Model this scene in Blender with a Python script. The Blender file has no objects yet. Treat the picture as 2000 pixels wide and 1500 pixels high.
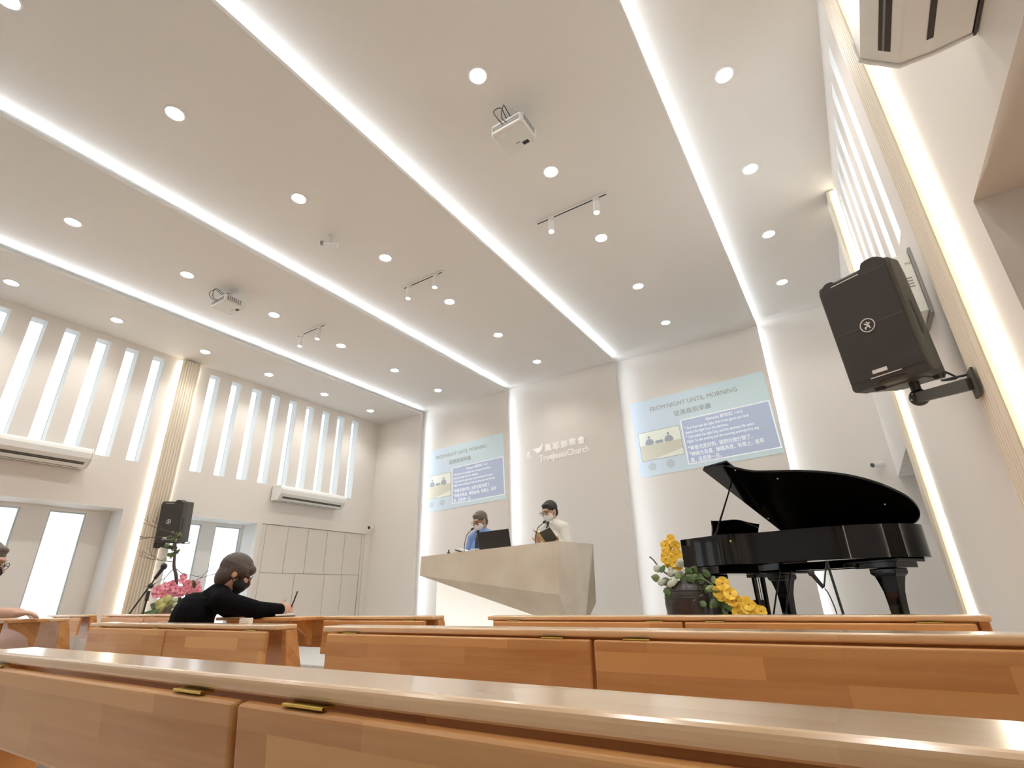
import bpy, bmesh, math, random
from mathutils import Vector as V, Matrix
random.seed(7)
S = bpy.context.scene
COL = S.collection
ZC = 0.94                                    # camera height above the floor

# ------------------------------------------------------------------ camera
cam_d = bpy.data.cameras.new('camera')
cam_d.sensor_fit = 'HORIZONTAL'; cam_d.sensor_width = 36.0
cam_d.lens = 1001.68 / 2000 * 36.0
cam_d.clip_start = 0.02; cam_d.clip_end = 200
cam = bpy.data.objects.new('camera', cam_d); COL.objects.link(cam)
pi_, ya, ro = math.radians(22.5096), math.radians(-32.2918), math.radians(-1.3471)
fw = V((math.sin(ya) * math.cos(pi_), math.cos(ya) * math.cos(pi_), math.sin(pi_)))
rt = V((math.cos(ya), -math.sin(ya), 0)); up = rt.cross(fw)
r2 = rt * math.cos(ro) + up * math.sin(ro); u2 = -rt * math.sin(ro) + up * math.cos(ro)
M = Matrix((r2, u2, -fw)).transposed().to_4x4(); M.translation = V((0, 0, ZC))
cam.matrix_world = M
S.camera = cam

# ------------------------------------------------------------------ world, exposure
W = bpy.data.worlds.new('world'); S.world = W; W.use_nodes = True
nt = W.node_tree
bg = nt.nodes['Background']; bg.inputs[0].default_value = (0.75, 0.86, 1.0, 1); bg.inputs[1].default_value = 1.0
S.view_settings.view_transform = 'Standard'; S.view_settings.look = 'None'
S.view_settings.gamma = 1.0; S.view_settings.use_curve_mapping = False
S.view_settings.exposure = -0.06
S.cycles.max_bounces = 5; S.cycles.diffuse_bounces = 4; S.cycles.glossy_bounces = 3
S.cycles.caustics_reflective = False; S.cycles.caustics_refractive = False
S.cycles.adaptive_threshold = 0.04; S.cycles.use_light_tree = False

# levels of the stepped ceiling bays (left to right) and of the stepped front wall panels
BAYS = ['E', 'D', 'C', 'B', 'A']
HB = {'E': 3.01, 'D': 3.11, 'C': 3.21, 'B': 3.31, 'A': 3.40}          # bay height above the eye
HS = {k: HB[k] / h for k, h in zip(BAYS, (3.01, 3.07, 3.13, 3.19, 3.25))}  # survey scale of each bay
CZ = {k: ZC + HB[k] for k in BAYS}
PY = {'E': 6.37, 'D': 6.46 * HS['D'], 'C': 6.543 * HS['C'], 'B': 6.706 * HS['B'], 'A': 7.06}
XE = {'E': -5.934, 'D': -4.200 * HS['D'], 'C': -2.361 * HS['C'], 'B': -0.4466 * HS['B'], 'A': 0.98}
XL, XR, YB = -6.98, 0.558, -3.2
LIP = 0.034
STAGE = 0.36

def area(name, loc, direction, sx, sy, power, color=(1, 1, 1), along=None):
    d = bpy.data.lights.new(name, 'AREA'); d.shape = 'RECTANGLE'; d.size = sx; d.size_y = sy
    d.energy = power; d.color = color
    o = bpy.data.objects.new(name, d); COL.objects.link(o)
    z = -V(direction).normalized(); x = V(along).normalized(); y = z.cross(x)
    m = Matrix((x, y, z)).transposed().to_4x4(); m.translation = V(loc); o.matrix_world = m
    return o

COVE = (0.84, 0.925, 1.0)
COVE_W = 3.6        # watts per metre of hidden cove strip
for k in ('E', 'D', 'C', 'B'):
    nxt = BAYS[BAYS.index(k) + 1]
    ln = PY[k] + 0.02 - YB
    area('cove_light', (XE[k] - 0.06, (PY[k] + YB) / 2, CZ[k] + LIP + 0.011), (1, 0, 0.10), ln, 0.014, COVE_W * ln * .5, COVE, (0, 1, 0))
    h = CZ[k] - STAGE
    area('cove_light', (XE[k] - 0.06, PY[k] + LIP + 0.012, STAGE + h / 2), (1, 0.10, 0), h, 0.014, COVE_W * h * .5, COVE, (0, 0, 1))

# ------------------------------------------------------------------ materials
MATS = {}
def mat(name, col=(.8, .8, .8), rough=.5, metal=0.0, em=None, es=0.0, coat=0.0, bump=0.0, bscale=60, spec=0.5):
    if name in MATS: return MATS[name]
    m = bpy.data.materials.new(name); m.use_nodes = True
    n = m.node_tree; b = n.nodes['Principled BSDF']
    b.inputs['Base Color'].default_value = (*col, 1); b.inputs['Roughness'].default_value = rough
    b.inputs['Metallic'].default_value = metal; b.inputs['Coat Weight'].default_value = coat
    b.inputs['Specular IOR Level'].default_value = spec
    if em: b.inputs['Emission Color'].default_value = (*em, 1); b.inputs['Emission Strength'].default_value = es
    if bump:
        t = n.nodes.new('ShaderNodeTexCoord'); x = n.nodes.new('ShaderNodeTexNoise'); x.inputs['Scale'].default_value = bscale
        bp = n.nodes.new('ShaderNodeBump'); bp.inputs['Strength'].default_value = bump; bp.inputs['Distance'].default_value = .01
        n.links.new(t.outputs['Object'], x.inputs['Vector']); n.links.new(x.outputs[0], bp.inputs['Height'])
        n.links.new(bp.outputs[0], b.inputs['Normal'])
    MATS[name] = m; return m

def noisy(name, c1, c2, scale, rough, detail=4, stretch=(1, 1, 1), bump=0.0, lo=.35, hi=.65, coat=0.0):
    m = mat(name, c1, rough, coat=coat); n = m.node_tree; b = n.nodes['Principled BSDF']
    t = n.nodes.new('ShaderNodeTexCoord'); mp = n.nodes.new('ShaderNodeMapping'); mp.inputs['Scale'].default_value = stretch
    x = n.nodes.new('ShaderNodeTexNoise'); x.inputs['Scale'].default_value = scale; x.inputs['Detail'].default_value = detail
    r = n.nodes.new('ShaderNodeValToRGB'); r.color_ramp.elements[0].position = lo; r.color_ramp.elements[1].position = hi
    r.color_ramp.elements[0].color = (*c1, 1); r.color_ramp.elements[1].color = (*c2, 1)
    n.links.new(t.outputs['Object'], mp.inputs[0]); n.links.new(mp.outputs[0], x.inputs['Vector'])
    n.links.new(x.outputs[0], r.inputs[0]); n.links.new(r.outputs[0], b.inputs['Base Color'])
    if bump:
        bp = n.nodes.new('ShaderNodeBump'); bp.inputs['Strength'].default_value = bump; bp.inputs['Distance'].default_value = .01
        n.links.new(x.outputs[0], bp.inputs['Height']); n.links.new(bp.outputs[0], b.inputs['Normal'])
    return m

def wood(name, c1, c2, c3, rough=.28, coat=.35):
    """finger-jointed staves running along the local x axis"""
    m = mat(name, c1, rough, coat=coat); n = m.node_tree; b = n.nodes['Principled BSDF']
    b.inputs['Coat Roughness'].default_value = .12
    t = n.nodes.new('ShaderNodeTexCoord'); s = n.nodes.new('ShaderNodeSeparateXYZ')
    ad = n.nodes.new('ShaderNodeMath'); ad.operation = 'ADD'; cb = n.nodes.new('ShaderNodeCombineXYZ')
    n.links.new(t.outputs['Object'], s.inputs[0]); n.links.new(s.outputs[1], ad.inputs[0]); n.links.new(s.outputs[2], ad.inputs[1])
    n.links.new(s.outputs[0], cb.inputs[0]); n.links.new(ad.outputs[0], cb.inputs[1])
    br = n.nodes.new('ShaderNodeTexBrick'); br.inputs['Scale'].default_value = 1.0
    br.inputs['Brick Width'].default_value = .43; br.inputs['Row Height'].default_value = .047
    br.inputs['Mortar Size'].default_value = 0.0; br.offset = .37; br.squash = 1
    br.inputs['Color1'].default_value = (*c1, 1); br.inputs['Color2'].default_value = (*c2, 1)
    n.links.new(cb.outputs[0], br.inputs['Vector'])
    mp = n.nodes.new('ShaderNodeMapping'); mp.inputs['Scale'].default_value = (1.6, 22, 22)
    nz = n.nodes.new('ShaderNodeTexNoise'); nz.inputs['Scale'].default_value = 2.2; nz.inputs['Detail'].default_value = 6
    n.links.new(t.outputs['Object'], mp.inputs[0]); n.links.new(mp.outputs[0], nz.inputs['Vector'])
    mp2 = n.nodes.new('ShaderNodeMapping'); mp2.inputs['Scale'].default_value = (1.2, 7, 7)
    nz2 = n.nodes.new('ShaderNodeTexNoise'); nz2.inputs['Scale'].default_value = 1.6; nz2.inputs['Detail'].default_value = 2
    n.links.new(t.outputs['Object'], mp2.inputs[0]); n.links.new(mp2.outputs[0], nz2.inputs['Vector'])
    av = n.nodes.new('ShaderNodeMath'); av.operation = 'MULTIPLY_ADD'; av.inputs[1].default_value = .5
    hf = n.nodes.new('ShaderNodeMath'); hf.operation = 'MULTIPLY'; hf.inputs[1].default_value = .5
    n.links.new(nz2.outputs[0], hf.inputs[0]); n.links.new(nz.outputs[0], av.inputs[0]); n.links.new(hf.outputs[0], av.inputs[2])
    rp = n.nodes.new('ShaderNodeMapRange'); rp.inputs[1].default_value = .4; rp.inputs[2].default_value = .68
    n.links.new(av.outputs[0], rp.inputs[0])
    mx = n.nodes.new('ShaderNodeMix'); mx.data_type = 'RGBA'
    mf = n.nodes.new('ShaderNodeMath'); mf.operation = 'MULTIPLY'; mf.inputs[1].default_value = .6
    n.links.new(rp.outputs[0], mf.inputs[0]); n.links.new(mf.outputs[0], mx.inputs[0])
    n.links.new(br.outputs[0], mx.inputs[6]); mx.inputs[7].default_value = (*c3, 1)
    n.links.new(mx.outputs[2], b.inputs['Base Color'])
    return m

PAINT = mat('wall_paint', (.82, .78, .735), .75, bump=.02, bscale=180)
CEIL = mat('ceiling_paint', (.82, .795, .76), .8)
WHITE = mat('white_paint', (.84, .85, .84), .6)
FLOOR = noisy('floor_tile', (.62, .60, .57), (.70, .68, .65), 3, .25)
STAGEM = noisy('stage_floor', (.50, .49, .48), (.58, .57, .55), 30, .6)
PANE = mat('frosted_pane', (.85, .9, .95), .5, em=(.84, .93, 1.0), es=1.0)
PANE2 = mat('frosted_pane_right', (.85, .9, .95), .5, em=(.90, .96, 1.0), es=2.4)
ALU = mat('window_frame', (.62, .68, .68), .45)
GREYWALL = mat('niche_back_paint', (.90, .91, .90), .7)
CREAM = mat('fluted_cream', (.86, .79, .66), .5)
LED = mat('led_strip', (1, 1, 1), .5, em=(1.0, .93, .74), es=9.0)
LED2 = mat('led_strip_far', (1, 1, 1), .5, em=(1.0, .93, .74), es=6.0)
LAMP = mat('downlight_lens', (1, 1, 1), .4, em=(1.0, .965, .91), es=45.0)
SPOTL = mat('spot_lens', (1, 1, 1), .4, em=(1.0, .95, .86), es=14.0)
TRIM = mat('lamp_trim', (.86, .85, .82), .5)
ACW = mat('ac_plastic', (.83, .84, .82), .45)
ACD = mat('ac_slot', (.05, .042, .034), .7)
ACG = mat('ac_louver', (.22, .22, .20), .5)
PLW = mat('projector_plastic', (.80, .80, .77), .4)
GRILL = mat('projector_grille', (.28, .28, .27), .6)
BLK = mat('black_plastic', (.02, .02, .022), .45)
SPK = mat('speaker_black', (.045, .040, .037), .62, bump=.03, bscale=500)
SPKS = mat('speaker_side', (.075, .070, .058), .6)
CABLE = mat('black_cable', (.015, .015, .015), .5)
BLUEC = mat('blue_cable', (.22, .36, .48), .5)
BRASS = mat('brass', (.72, .52, .12), .28, 1.0)
STEEL = mat('steel', (.5, .5, .5), .3, 1.0)
WHITEP = mat('white_print', (.9, .9, .9), .5)
BEECHP = wood('rubberwood_polished_sheen', (.85, .57, .32), (.76, .48, .25), (.88, .62, .37), .25, 1.0)  # polished rails; base also lightened, putting reflected light into the colour
MATS['rubberwood_polished_sheen'].node_tree.nodes['Principled BSDF'].inputs['Coat IOR'].default_value = 1.8
MATS['rubberwood_polished_sheen'].node_tree.nodes['Principled BSDF'].inputs['Coat Roughness'].default_value = .17
BEECH = wood('rubberwood', (.74, .385, .145), (.52, .225, .068), (.78, .44, .185), .33, .15)
CONC = noisy('pulpit_stone', (.64, .565, .45), (.74, .67, .56), 3.2, .6, 5, lo=.3, hi=.7)
BASEW = mat('pulpit_base_glow', (.9, .89, .85), .5, em=(1, .985, .92), es=.55)  # plain white base; emission stands in for LED light under the overhang
PIANO = mat('piano_lacquer', (.003, .0025, .003), .05, spec=.42)
GOLD = mat('piano_plate', (.05, .032, .012), .4, .3)
FELT = mat('stool_leather', (.012, .012, .012), .5)
IVORY = mat('ivory', (.85, .84, .78), .25)
POT = noisy('dark_glazed_pot', (.022, .014, .011), (.04, .028, .024), 9, .28)
YEL = mat('yellow_petal', (.95, .62, .06), .55)
YELC = mat('petal_heart', (.35, .10, .03), .5)
PINK = mat('pink_petal', (.88, .33, .46), .55)
GRN = mat('green_leaf', (.075, .135, .04), .45)
GRN2 = mat('pale_leaf', (.20, .27, .10), .5)
LIME = mat('lime_bloom', (.52, .55, .22), .7, bump=.6, bscale=60)
WBLOOM = mat('white_bloom', (.62, .66, .55), .7, bump=.8, bscale=90)
BARK = mat('branch_bark', (.10, .075, .065), .8)
SKIN = mat('skin', (.60, .36, .255), .5, bump=.02)
SKIN2 = mat('skin_tan', (.50, .27, .18), .5, bump=.02)
HAIRB = mat('hair_black', (.012, .010, .010), .45, bump=.5, bscale=120)
HAIRBR = mat('hair_brown', (.075, .052, .043), .5, bump=.5, bscale=120)
HAIRG = mat('hair_grey', (.14, .11, .09), .5, bump=.6, bscale=120)
SHBLK = mat('black_sweater', (.0025, .0025, .004), .9, bump=.15, bscale=40, spec=.15)
SHWHT = mat('white_shirt', (.80, .77, .71), .7, bump=.2, bscale=18)
SHBLU = mat('blue_shirt', (.22, .34, .66), .7, bump=.2, bscale=18)
SHGRY = mat('grey_shirt', (.16, .15, .15), .8)
TROUS = mat('trousers', (.03, .03, .035), .8)
MASKW = mat('white_mask', (.82, .82, .80), .7)
MASKB = mat('black_mask', (.012, .012, .013), .7)
PAPER = mat('paper', (.82, .82, .80), .7)
BOOKB = mat('book_cover', (.05, .045, .04), .5)
BOOKT = mat('book_pages', (.55, .40, .18), .6)

# ------------------------------------------------------------------ mesh builder
def basis(d):
    d = V(d).normalized(); a = V((0, 0, 1)) if abs(d.z) < .95 else V((1, 0, 0))
    x = a.cross(d).normalized(); return x, d.cross(x), d

class MB:
    def __init__(s): s.v = []; s.f = []
    def add(s, vs, fs):
        o = len(s.v); s.v += [tuple(p) for p in vs]; s.f += [tuple(i + o for i in f) for f in fs]; return s
    def box(s, x0, x1, y0, y1, z0, z1):
        v = [(x, y, z) for z in (z0, z1) for y in (y0, y1) for x in (x0, x1)]
        return s.add(v, [(0, 2, 3, 1), (4, 5, 7, 6), (0, 1, 5, 4), (2, 6, 7, 3), (0, 4, 6, 2), (1, 3, 7, 5)])
    def obox(s, c, sz, R):
        v = [V(c) + R @ V((x * sz[0] / 2, y * sz[1] / 2, z * sz[2] / 2)) for z in (-1, 1) for y in (-1, 1) for x in (-1, 1)]
        return s.add(v, [(0, 2, 3, 1), (4, 5, 7, 6), (0, 1, 5, 4), (2, 6, 7, 3), (0, 4, 6, 2), (1, 3, 7, 5)])
    def cyl(s, p0, p1, r0, r1=None, n=14):
        r1 = r0 if r1 is None else r1; p0 = V(p0); p1 = V(p1); x, y, d = basis(p1 - p0)
        v = []
        for p, r in ((p0, r0), (p1, r1)):
            v += [p + (x * math.cos(2 * math.pi * i / n) + y * math.sin(2 * math.pi * i / n)) * r for i in range(n)]
        f = [(i, (i + 1) % n, n + (i + 1) % n, n + i) for i in range(n)] + [tuple(range(n))[::-1], tuple(range(n, 2 * n))]
        return s.add(v, f)
    def ell(s, c, r, R=None, n=14, m=9):
        c = V(c); R = R or Matrix.Identity(3); v = [c + R @ V((0, 0, -r[2]))]
        for j in range(1, m):
            t = -math.pi / 2 + math.pi * j / m
            v += [c + R @ V((r[0] * math.cos(t) * math.cos(2 * math.pi * i / n), r[1] * math.cos(t) * math.sin(2 * math.pi * i / n), r[2] * math.sin(t))) for i in range(n)]
        v.append(c + R @ V((0, 0, r[2]))); f = []
        for i in range(n):
            f.append((0, 1 + (i + 1) % n, 1 + i)); f.append((len(v) - 1, 1 + (m - 2) * n + i, 1 + (m - 2) * n + (i + 1) % n))
        for j in range(m - 2):
            for i in range(n):
                a = 1 + j * n
                f.append((a + i, a + (i + 1) % n, a + n + (i + 1) % n, a + n + i))
        return s.add(v, f)
    def cap(s, p0, p1, r0, r1=None, n=12):
        r1 = r0 if r1 is None else r1
        s.cyl(p0, p1, r0, r1, n); s.ell(p0, (r0,) * 3, None, n, 7); s.ell(p1, (r1,) * 3, None, n, 7); return s
    def tube(s, pts, r, n=8):
        pts = [V(p) for p in pts]; k = len(pts); rr = r if isinstance(r, (list, tuple)) else [r] * k
        v = []; px = None
        for i, p in enumerate(pts):
            d = (pts[min(i + 1, k - 1)] - pts[max(i - 1, 0)]).normalized()
            if px is None: x, y, _ = basis(d)
            else:
                x = (px - d * px.dot(d)).normalized(); y = d.cross(x)
            px = x
            v += [p + (x * math.cos(2 * math.pi * j / n) + y * math.sin(2 * math.pi * j / n)) * rr[i] for j in range(n)]
        f = [(i * n + j, i * n + (j + 1) % n, (i + 1) * n + (j + 1) % n, (i + 1) * n + j) for i in range(k - 1) for j in range(n)]
        f += [tuple(range(n))[::-1], tuple(range((k - 1) * n, k * n))]
        return s.add(v, f)
    def prism(s, poly, axis, a, b):
        """poly: 2d points on the other two axes (in xyz order), extruded along axis from a to b"""
        def p(q, t): return {'x': (t, q[0], q[1]), 'y': (q[0], t, q[1]), 'z': (q[0], q[1], t)}[axis]
        n = len(poly); v = [p(q, a) for q in poly] + [p(q, b) for q in poly]
        return s.add(v, [tuple(range(n))[::-1], tuple(range(n, 2 * n))] + [(i, (i + 1) % n, n + (i + 1) % n, n + i) for i in range(n)])
    def lathe(s, prof, c=(0, 0, 0), n=24):
        c = V(c); v = []; k = len(prof)
        for r, z in prof: v += [c + V((r * math.cos(2 * math.pi * i / n), r * math.sin(2 * math.pi * i / n), z)) for i in range(n)]
        f = [(j * n + i, j * n + (i + 1) % n, (j + 1) * n + (i + 1) % n, (j + 1) * n + i) for j in range(k - 1) for i in range(n)]
        f += [tuple(range(n))[::-1], tuple(range((k - 1) * n, k * n))]
        return s.add(v, f)
    def mesh(s, name):
        me = bpy.data.meshes.new(name); me.from_pydata(s.v, [], s.f); me.validate()
        bm = bmesh.new(); bm.from_mesh(me); bmesh.ops.recalc_face_normals(bm, faces=bm.faces); bm.to_mesh(me); bm.free()
        return me
    def build(s, name, m, parent=None, smooth=False, bevel=0.0, seg=2, label=None):
        me = s.mesh(name); me.materials.append(m)
        if smooth:
            for p in me.polygons: p.use_smooth = True
        o = bpy.data.objects.new(name, me); COL.objects.link(o)
        if parent: o.parent = parent
        if bevel:
            b = o.modifiers.new('bevel', 'BEVEL'); b.width = bevel; b.segments = seg; b.limit_method = 'ANGLE'; b.angle_limit = math.radians(40)
        if label: o['label'] = label
        return o

def thing(name, label, cat, loc=(0, 0, 0), rot=(0, 0, 0), group=None):
    o = bpy.data.objects.new(name, None); COL.objects.link(o); o.empty_display_size = .05
    o.location = loc; o.rotation_euler = rot; o['label'] = label; o['category'] = cat
    if group: o['group'] = group
    return o
def tag(o, label, cat, group=None):
    o['label'] = label; o['category'] = cat
    if group: o['group'] = group
    return o
def struct(o): o['kind'] = 'structure'; return o
def sroot(name):
    o = bpy.data.objects.new(name, None); COL.objects.link(o); o.empty_display_size = .05; return struct(o)
def text(body, size, m, parent, loc, rot=(math.pi / 2, 0, 0), ext=.001, align='LEFT', name='lettering', spacing=1.0, xs=1.0, off=0.0):
    c = bpy.data.curves.new(name, 'FONT'); c.body = body; c.size = size; c.extrude = ext; c.align_x = align; c.align_y = 'CENTER'
    c.space_line = spacing; c.resolution_u = 2; c.offset = off
    t = bpy.data.objects.new(name, c); COL.objects.link(t); bpy.context.view_layer.update()
    me = bpy.data.meshes.new_from_object(t.evaluated_get(bpy.context.evaluated_depsgraph_get()))
    bpy.data.objects.remove(t); bpy.data.curves.remove(c)
    me.materials.clear(); me.materials.append(m); me.name = name
    o = bpy.data.objects.new(name, me); COL.objects.link(o); o.parent = parent; o.location = loc; o.rotation_euler = rot; o.scale = (xs, 1, 1)
    return o
def words(parts, size, m, parent, loc, name, xs=1.0, gap=.28, center=False):
    """a line of lettering set word by word"""
    x = loc[0]; out = []
    for p in parts:
        o = text(p, size, m, parent, (x, loc[1], loc[2]), name=name, xs=xs); out.append(o)
        w = max(v.co.x for v in o.data.vertices) * xs; x += w + gap * size * xs
    if center:
        sh = (x - gap * size * xs - loc[0]) / 2
        for o in out: o.location.x -= sh
    return out
def blob(name, mb, m, parent, voxel=.008, smooth=4):
    """one continuous surface grown round overlapping shapes"""
    me = mb.mesh(name); o = bpy.data.objects.new(name, me); COL.objects.link(o)
    r = o.modifiers.new('r', 'REMESH'); r.mode = 'VOXEL'; r.voxel_size = voxel; r.use_smooth_shade = True
    k = o.modifiers.new('s', 'SMOOTH'); k.factor = .5; k.iterations = smooth
    bpy.context.view_layer.update()
    e = bpy.data.meshes.new_from_object(o.evaluated_get(bpy.context.evaluated_depsgraph_get()))
    bpy.data.objects.remove(o); bpy.data.meshes.remove(me)
    e.materials.clear(); e.materials.append(m); e.name = name
    for p in e.polygons: p.use_smooth = True
    q = bpy.data.objects.new(name, e); COL.objects.link(q); q.parent = parent
    return q
def copy_tree(o, parent=None):
    c = o.copy(); COL.objects.link(c)
    if parent is not None: c.parent = parent
    for ch in list(o.children): copy_tree(ch, c)
    return c
def smooth_closed(pts, n=5):
    out = []; k = len(pts)
    for i in range(k):
        p0, p1, p2, p3 = [V(pts[(i + j - 1) % k]) for j in range(4)]
        for q in range(n):
            t = q / n
            out.append(.5 * ((2 * p1) + (p2 - p0) * t + (2 * p0 - 5 * p1 + 4 * p2 - p3) * t * t + (3 * p1 - p0 - 3 * p2 + p3) * t ** 3))
    return [tuple(p) for p in out]
def smooth_open(pts, n=5):
    P = [V(pts[0])] + [V(p) for p in pts] + [V(pts[-1])]; out = []
    for i in range(1, len(P) - 2):
        p0, p1, p2, p3 = P[i - 1:i + 3]
        for q in range(n):
            t = q / n
            out.append(.5 * ((2 * p1) + (p2 - p0) * t + (2 * p0 - 5 * p1 + 4 * p2 - p3) * t * t + (3 * p1 - p0 - 3 * p2 + p3) * t ** 3))
    out.append(V(pts[-1])); return [tuple(p) for p in out]

# ------------------------------------------------------------------ room shell
def wall_mesh(x0, x1, ya_, yb, z0, z1, holes):
    """wall slab between x0 and x1 with rectangular openings (y0,y1,z0,z1)"""
    mb = MB(); zs = sorted({z0, z1} | {h[2] for h in holes} | {h[3] for h in holes}); zs = [z for z in zs if z0 <= z <= z1]
    for a, b in zip(zs[:-1], zs[1:]):
        zc = (a + b) / 2; hs = sorted((h[0], h[1]) for h in holes if h[2] < zc < h[3]); y = ya_
        for h0, h1 in hs:
            if h0 > y: mb.box(x0, x1, y, h0, a, b)
            y = max(y, h1)
        if y < yb: mb.box(x0, x1, y, yb, a, b)
    return mb

struct(MB().box(-7.6, 1.2, YB - .2, 7.4, -.1, 0).build('floor', FLOOR))
struct(MB().box(XL + .002, 0.95, 3.75, 7.3, 0.0, STAGE).build('floor_stage', STAGEM, bevel=.01))
struct(MB().box(-7.6, 1.2, YB - .2, YB, 0, 4.6).build('wall_back', PAINT))

# stepped ceiling: each bay ends in a lip that hides the light for the next, higher bay
for k in BAYS:
    i = BAYS.index(k); x0 = XL - .4 if k == 'E' else XE[BAYS[i - 1]] - .24; x1 = XE[k] if k != 'A' else 1.2
    mb = MB().box(x0, x1, YB - .1, PY[k] + LIP, CZ[k], CZ[k] + LIP)
    if k != 'E':
        p = BAYS[i - 1]; mb.box(x0, x0 + .02, YB, PY[k], CZ[p] + LIP + .0005, CZ[k] - .0005)
    o = struct(mb.build('ceiling', CEIL))
    mb = MB().box(x0, x1, PY[k], PY[k] + LIP, 0.0, CZ[k] - .0005)
    if k != 'E':
        p = BAYS[i - 1]; mb.box(x0, x0 + .02, PY[p] + LIP + .0005, PY[k] - .0005, STAGE, CZ[k] - .001)
    o = struct(mb.build('wall_front', PAINT))
struct(MB().box(-7.6, 1.2, YB - .2, 7.4, 4.52, 4.6).build('ceiling_slab', CEIL))

# left wall: clerestory slits, two deep niches with tall frosted windows
LW = [(.99 - .305 * i, 1.135 - .305 * i) for i in range(12, -1, -1)] + [(1.30 + .304 * i, 1.445 + .304 * i) for i in range(5)]
LW += [(3.24 + .3125 * i, 3.39 + .3125 * i) for i in range(9)]
holes = [(a, b, 2.52, 3.875) for a, b in LW]
NICHE = [(-.4, 2.64), (3.2, 4.30)]
holes += [(a, b, 0.0, 1.975) for a, b in NICHE]
holes += [(4.36, 6.26, .12, 1.975)]
struct(wall_mesh(XL - .34, XL, YB, PY['E'], 0.0, CZ['E'], holes).build('wall_left', PAINT))
NW = [[(.89, 1.24), (1.48, 1.83), (2.07, 2.42), (.30, .65), (-.29, .06)], [(3.34, 3.72), (3.90, 4.27)]]
mb = MB()
for ws, (a, b) in zip(NW, NICHE):
    w = wall_mesh(XL - .42, XL - .345, a - .05, b + .05, 0, 2.02, [(c, d, .35, 1.93) for c, d in ws])
    mb.add(w.v, w.f)
struct(mb.build('wall_niche_back', GREYWALL))
struct(MB().box(XL - .9, XL - .88, YB, 7.3, 0, 4.5).build('wall_outer', WHITE))
nwin = 0
def window(x_in, x_pane, y0, y1, z0, z1, pm, frame=.010):
    """frosted pane in a slim frame, with painted reveal"""
    global nwin; nwin += 1
    r = sroot('window_%d' % nwin); sg = 1 if x_pane > x_in else -1
    a, b = sorted((x_pane, x_pane + sg * .006))
    MB().box(a, b, y0 + frame, y1 - frame, z0 + frame, z1 - frame).build('pane', pm, r)
    a, b = sorted((x_pane - sg * .012, x_pane + sg * .016)); mb = MB()
    for q in ((y0, y0 + frame, z0, z1), (y1 - frame, y1, z0, z1), (y0 + frame, y1 - frame, z0, z0 + frame), (y0 + frame, y1 - frame, z1 - frame, z1)):
        mb.box(a, b, *q)
    mb.build('frame', ALU, r)
    a, b = sorted((x_in, x_pane)); t = .003; mb = MB()
    for q in ((y0, y0 + t, z0, z1), (y1 - t, y1, z0, z1), (y0 + t, y1 - t, z0, z0 + t), (y0 + t, y1 - t, z1 - t, z1)):
        mb.box(a + .0005, b - .0005, *q)
    mb.build('reveal', WHITE, r)
for a, b in LW: window(XL, XL - .126, a, b, 2.52, 3.875, PANE, .006)
for ws in NW:
    for a, b in ws: window(XL - .345, XL - .375, a, b, .35, 1.93, PANE, .018)
# white lining of the niches
for i, (a, b) in enumerate(NICHE):
    mb = MB().box(XL - .344, XL + .001, a, b, 1.968, 1.975)
    mb.box(XL - .344, XL + .001, b - .006, b, 0, 1.968).box(XL - .344, XL + .001, a, a + .006, 0, 1.968)
    struct(mb.build('trim_%d' % (i + 1), WHITE))

# right wall with its slits and niches
RW = [(2.92 + .30 * i, 3.065 + .30 * i) for i in range(6)]
holes = [(a, b, 2.64, 4.09) for a, b in RW] + [(-2.4, 1.89, 0, 2.07), (5.05, PY['A'], 0, 2.07)]
struct(wall_mesh(XR, XR + .34, YB, PY['A'], 0, CZ['A'], holes).build('wall_right', PAINT))
struct(MB().box(XR + .34, XR + .42, YB, 7.3, 0, 4.52).build('wall_right_outer', PAINT))
for a, b in RW: window(XR, XR + .126, a, b, 2.64, 4.09, PANE2, .006)

# fluted pilasters with LED strips along their edges
def pilaster(n, x, sg, y0, y1, z1, leds, lm, power, near_only=False):
    """x wall face, sg +1 when the wall faces +x"""
    r = sroot('trim_%d' % n); t = .052
    mb = MB(); a, b = sorted((x + sg * .012, x + sg * (t - .006))); mb.box(a, b, y0, y1, .02, z1 - .012); mb.build('panel', CREAM, r)
    nr = 7; w = (y1 - y0) / nr
    me = MB().prism([(-sg * .004, -w * .36), (sg * .006, -w * .36), (sg * .014, -w * .22), (sg * .016, 0), (sg * .014, w * .22), (sg * .006, w * .36), (-sg * .004, w * .36)], 'z', .02, z1 - .012).mesh('rib'); me.materials.append(CREAM)
    for i in range(nr):
        o = bpy.data.objects.new('rib', me); COL.objects.link(o); o.parent = r; o.location = (x + sg * (t - .006), y0 + w * (i + .5), 0)
    for y, d in leds:
        a, b = sorted((x + sg * .002, x + sg * .011))
        MB().box(a, b, y - .005, y + .005, .05, z1 - .03).build('led_strip', lm, r)
        area('pilaster_light', (x + sg * .014, y + d * .012, z1 / 2), (-.25 * sg, d, 0), z1 - .1, .012, power * (1.0 if d < 0 else .3), (1.0, .93, .80), (0, 0, 1))
    return r
pilaster(3, XL, 1, 2.85, 3.075, CZ['E'], [(2.842, -1), (3.066, 1)], LED, 2.0)
pilaster(4, XR, -1, 2.2, 2.42, CZ['A'], [(2.192, -1), (2.411, 1)], LED, 5.0)
pilaster(5, XR, -1, 4.72, 4.94, CZ['A'], [(4.712, -1), (4.931, 1)], LED, 2.6)

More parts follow.
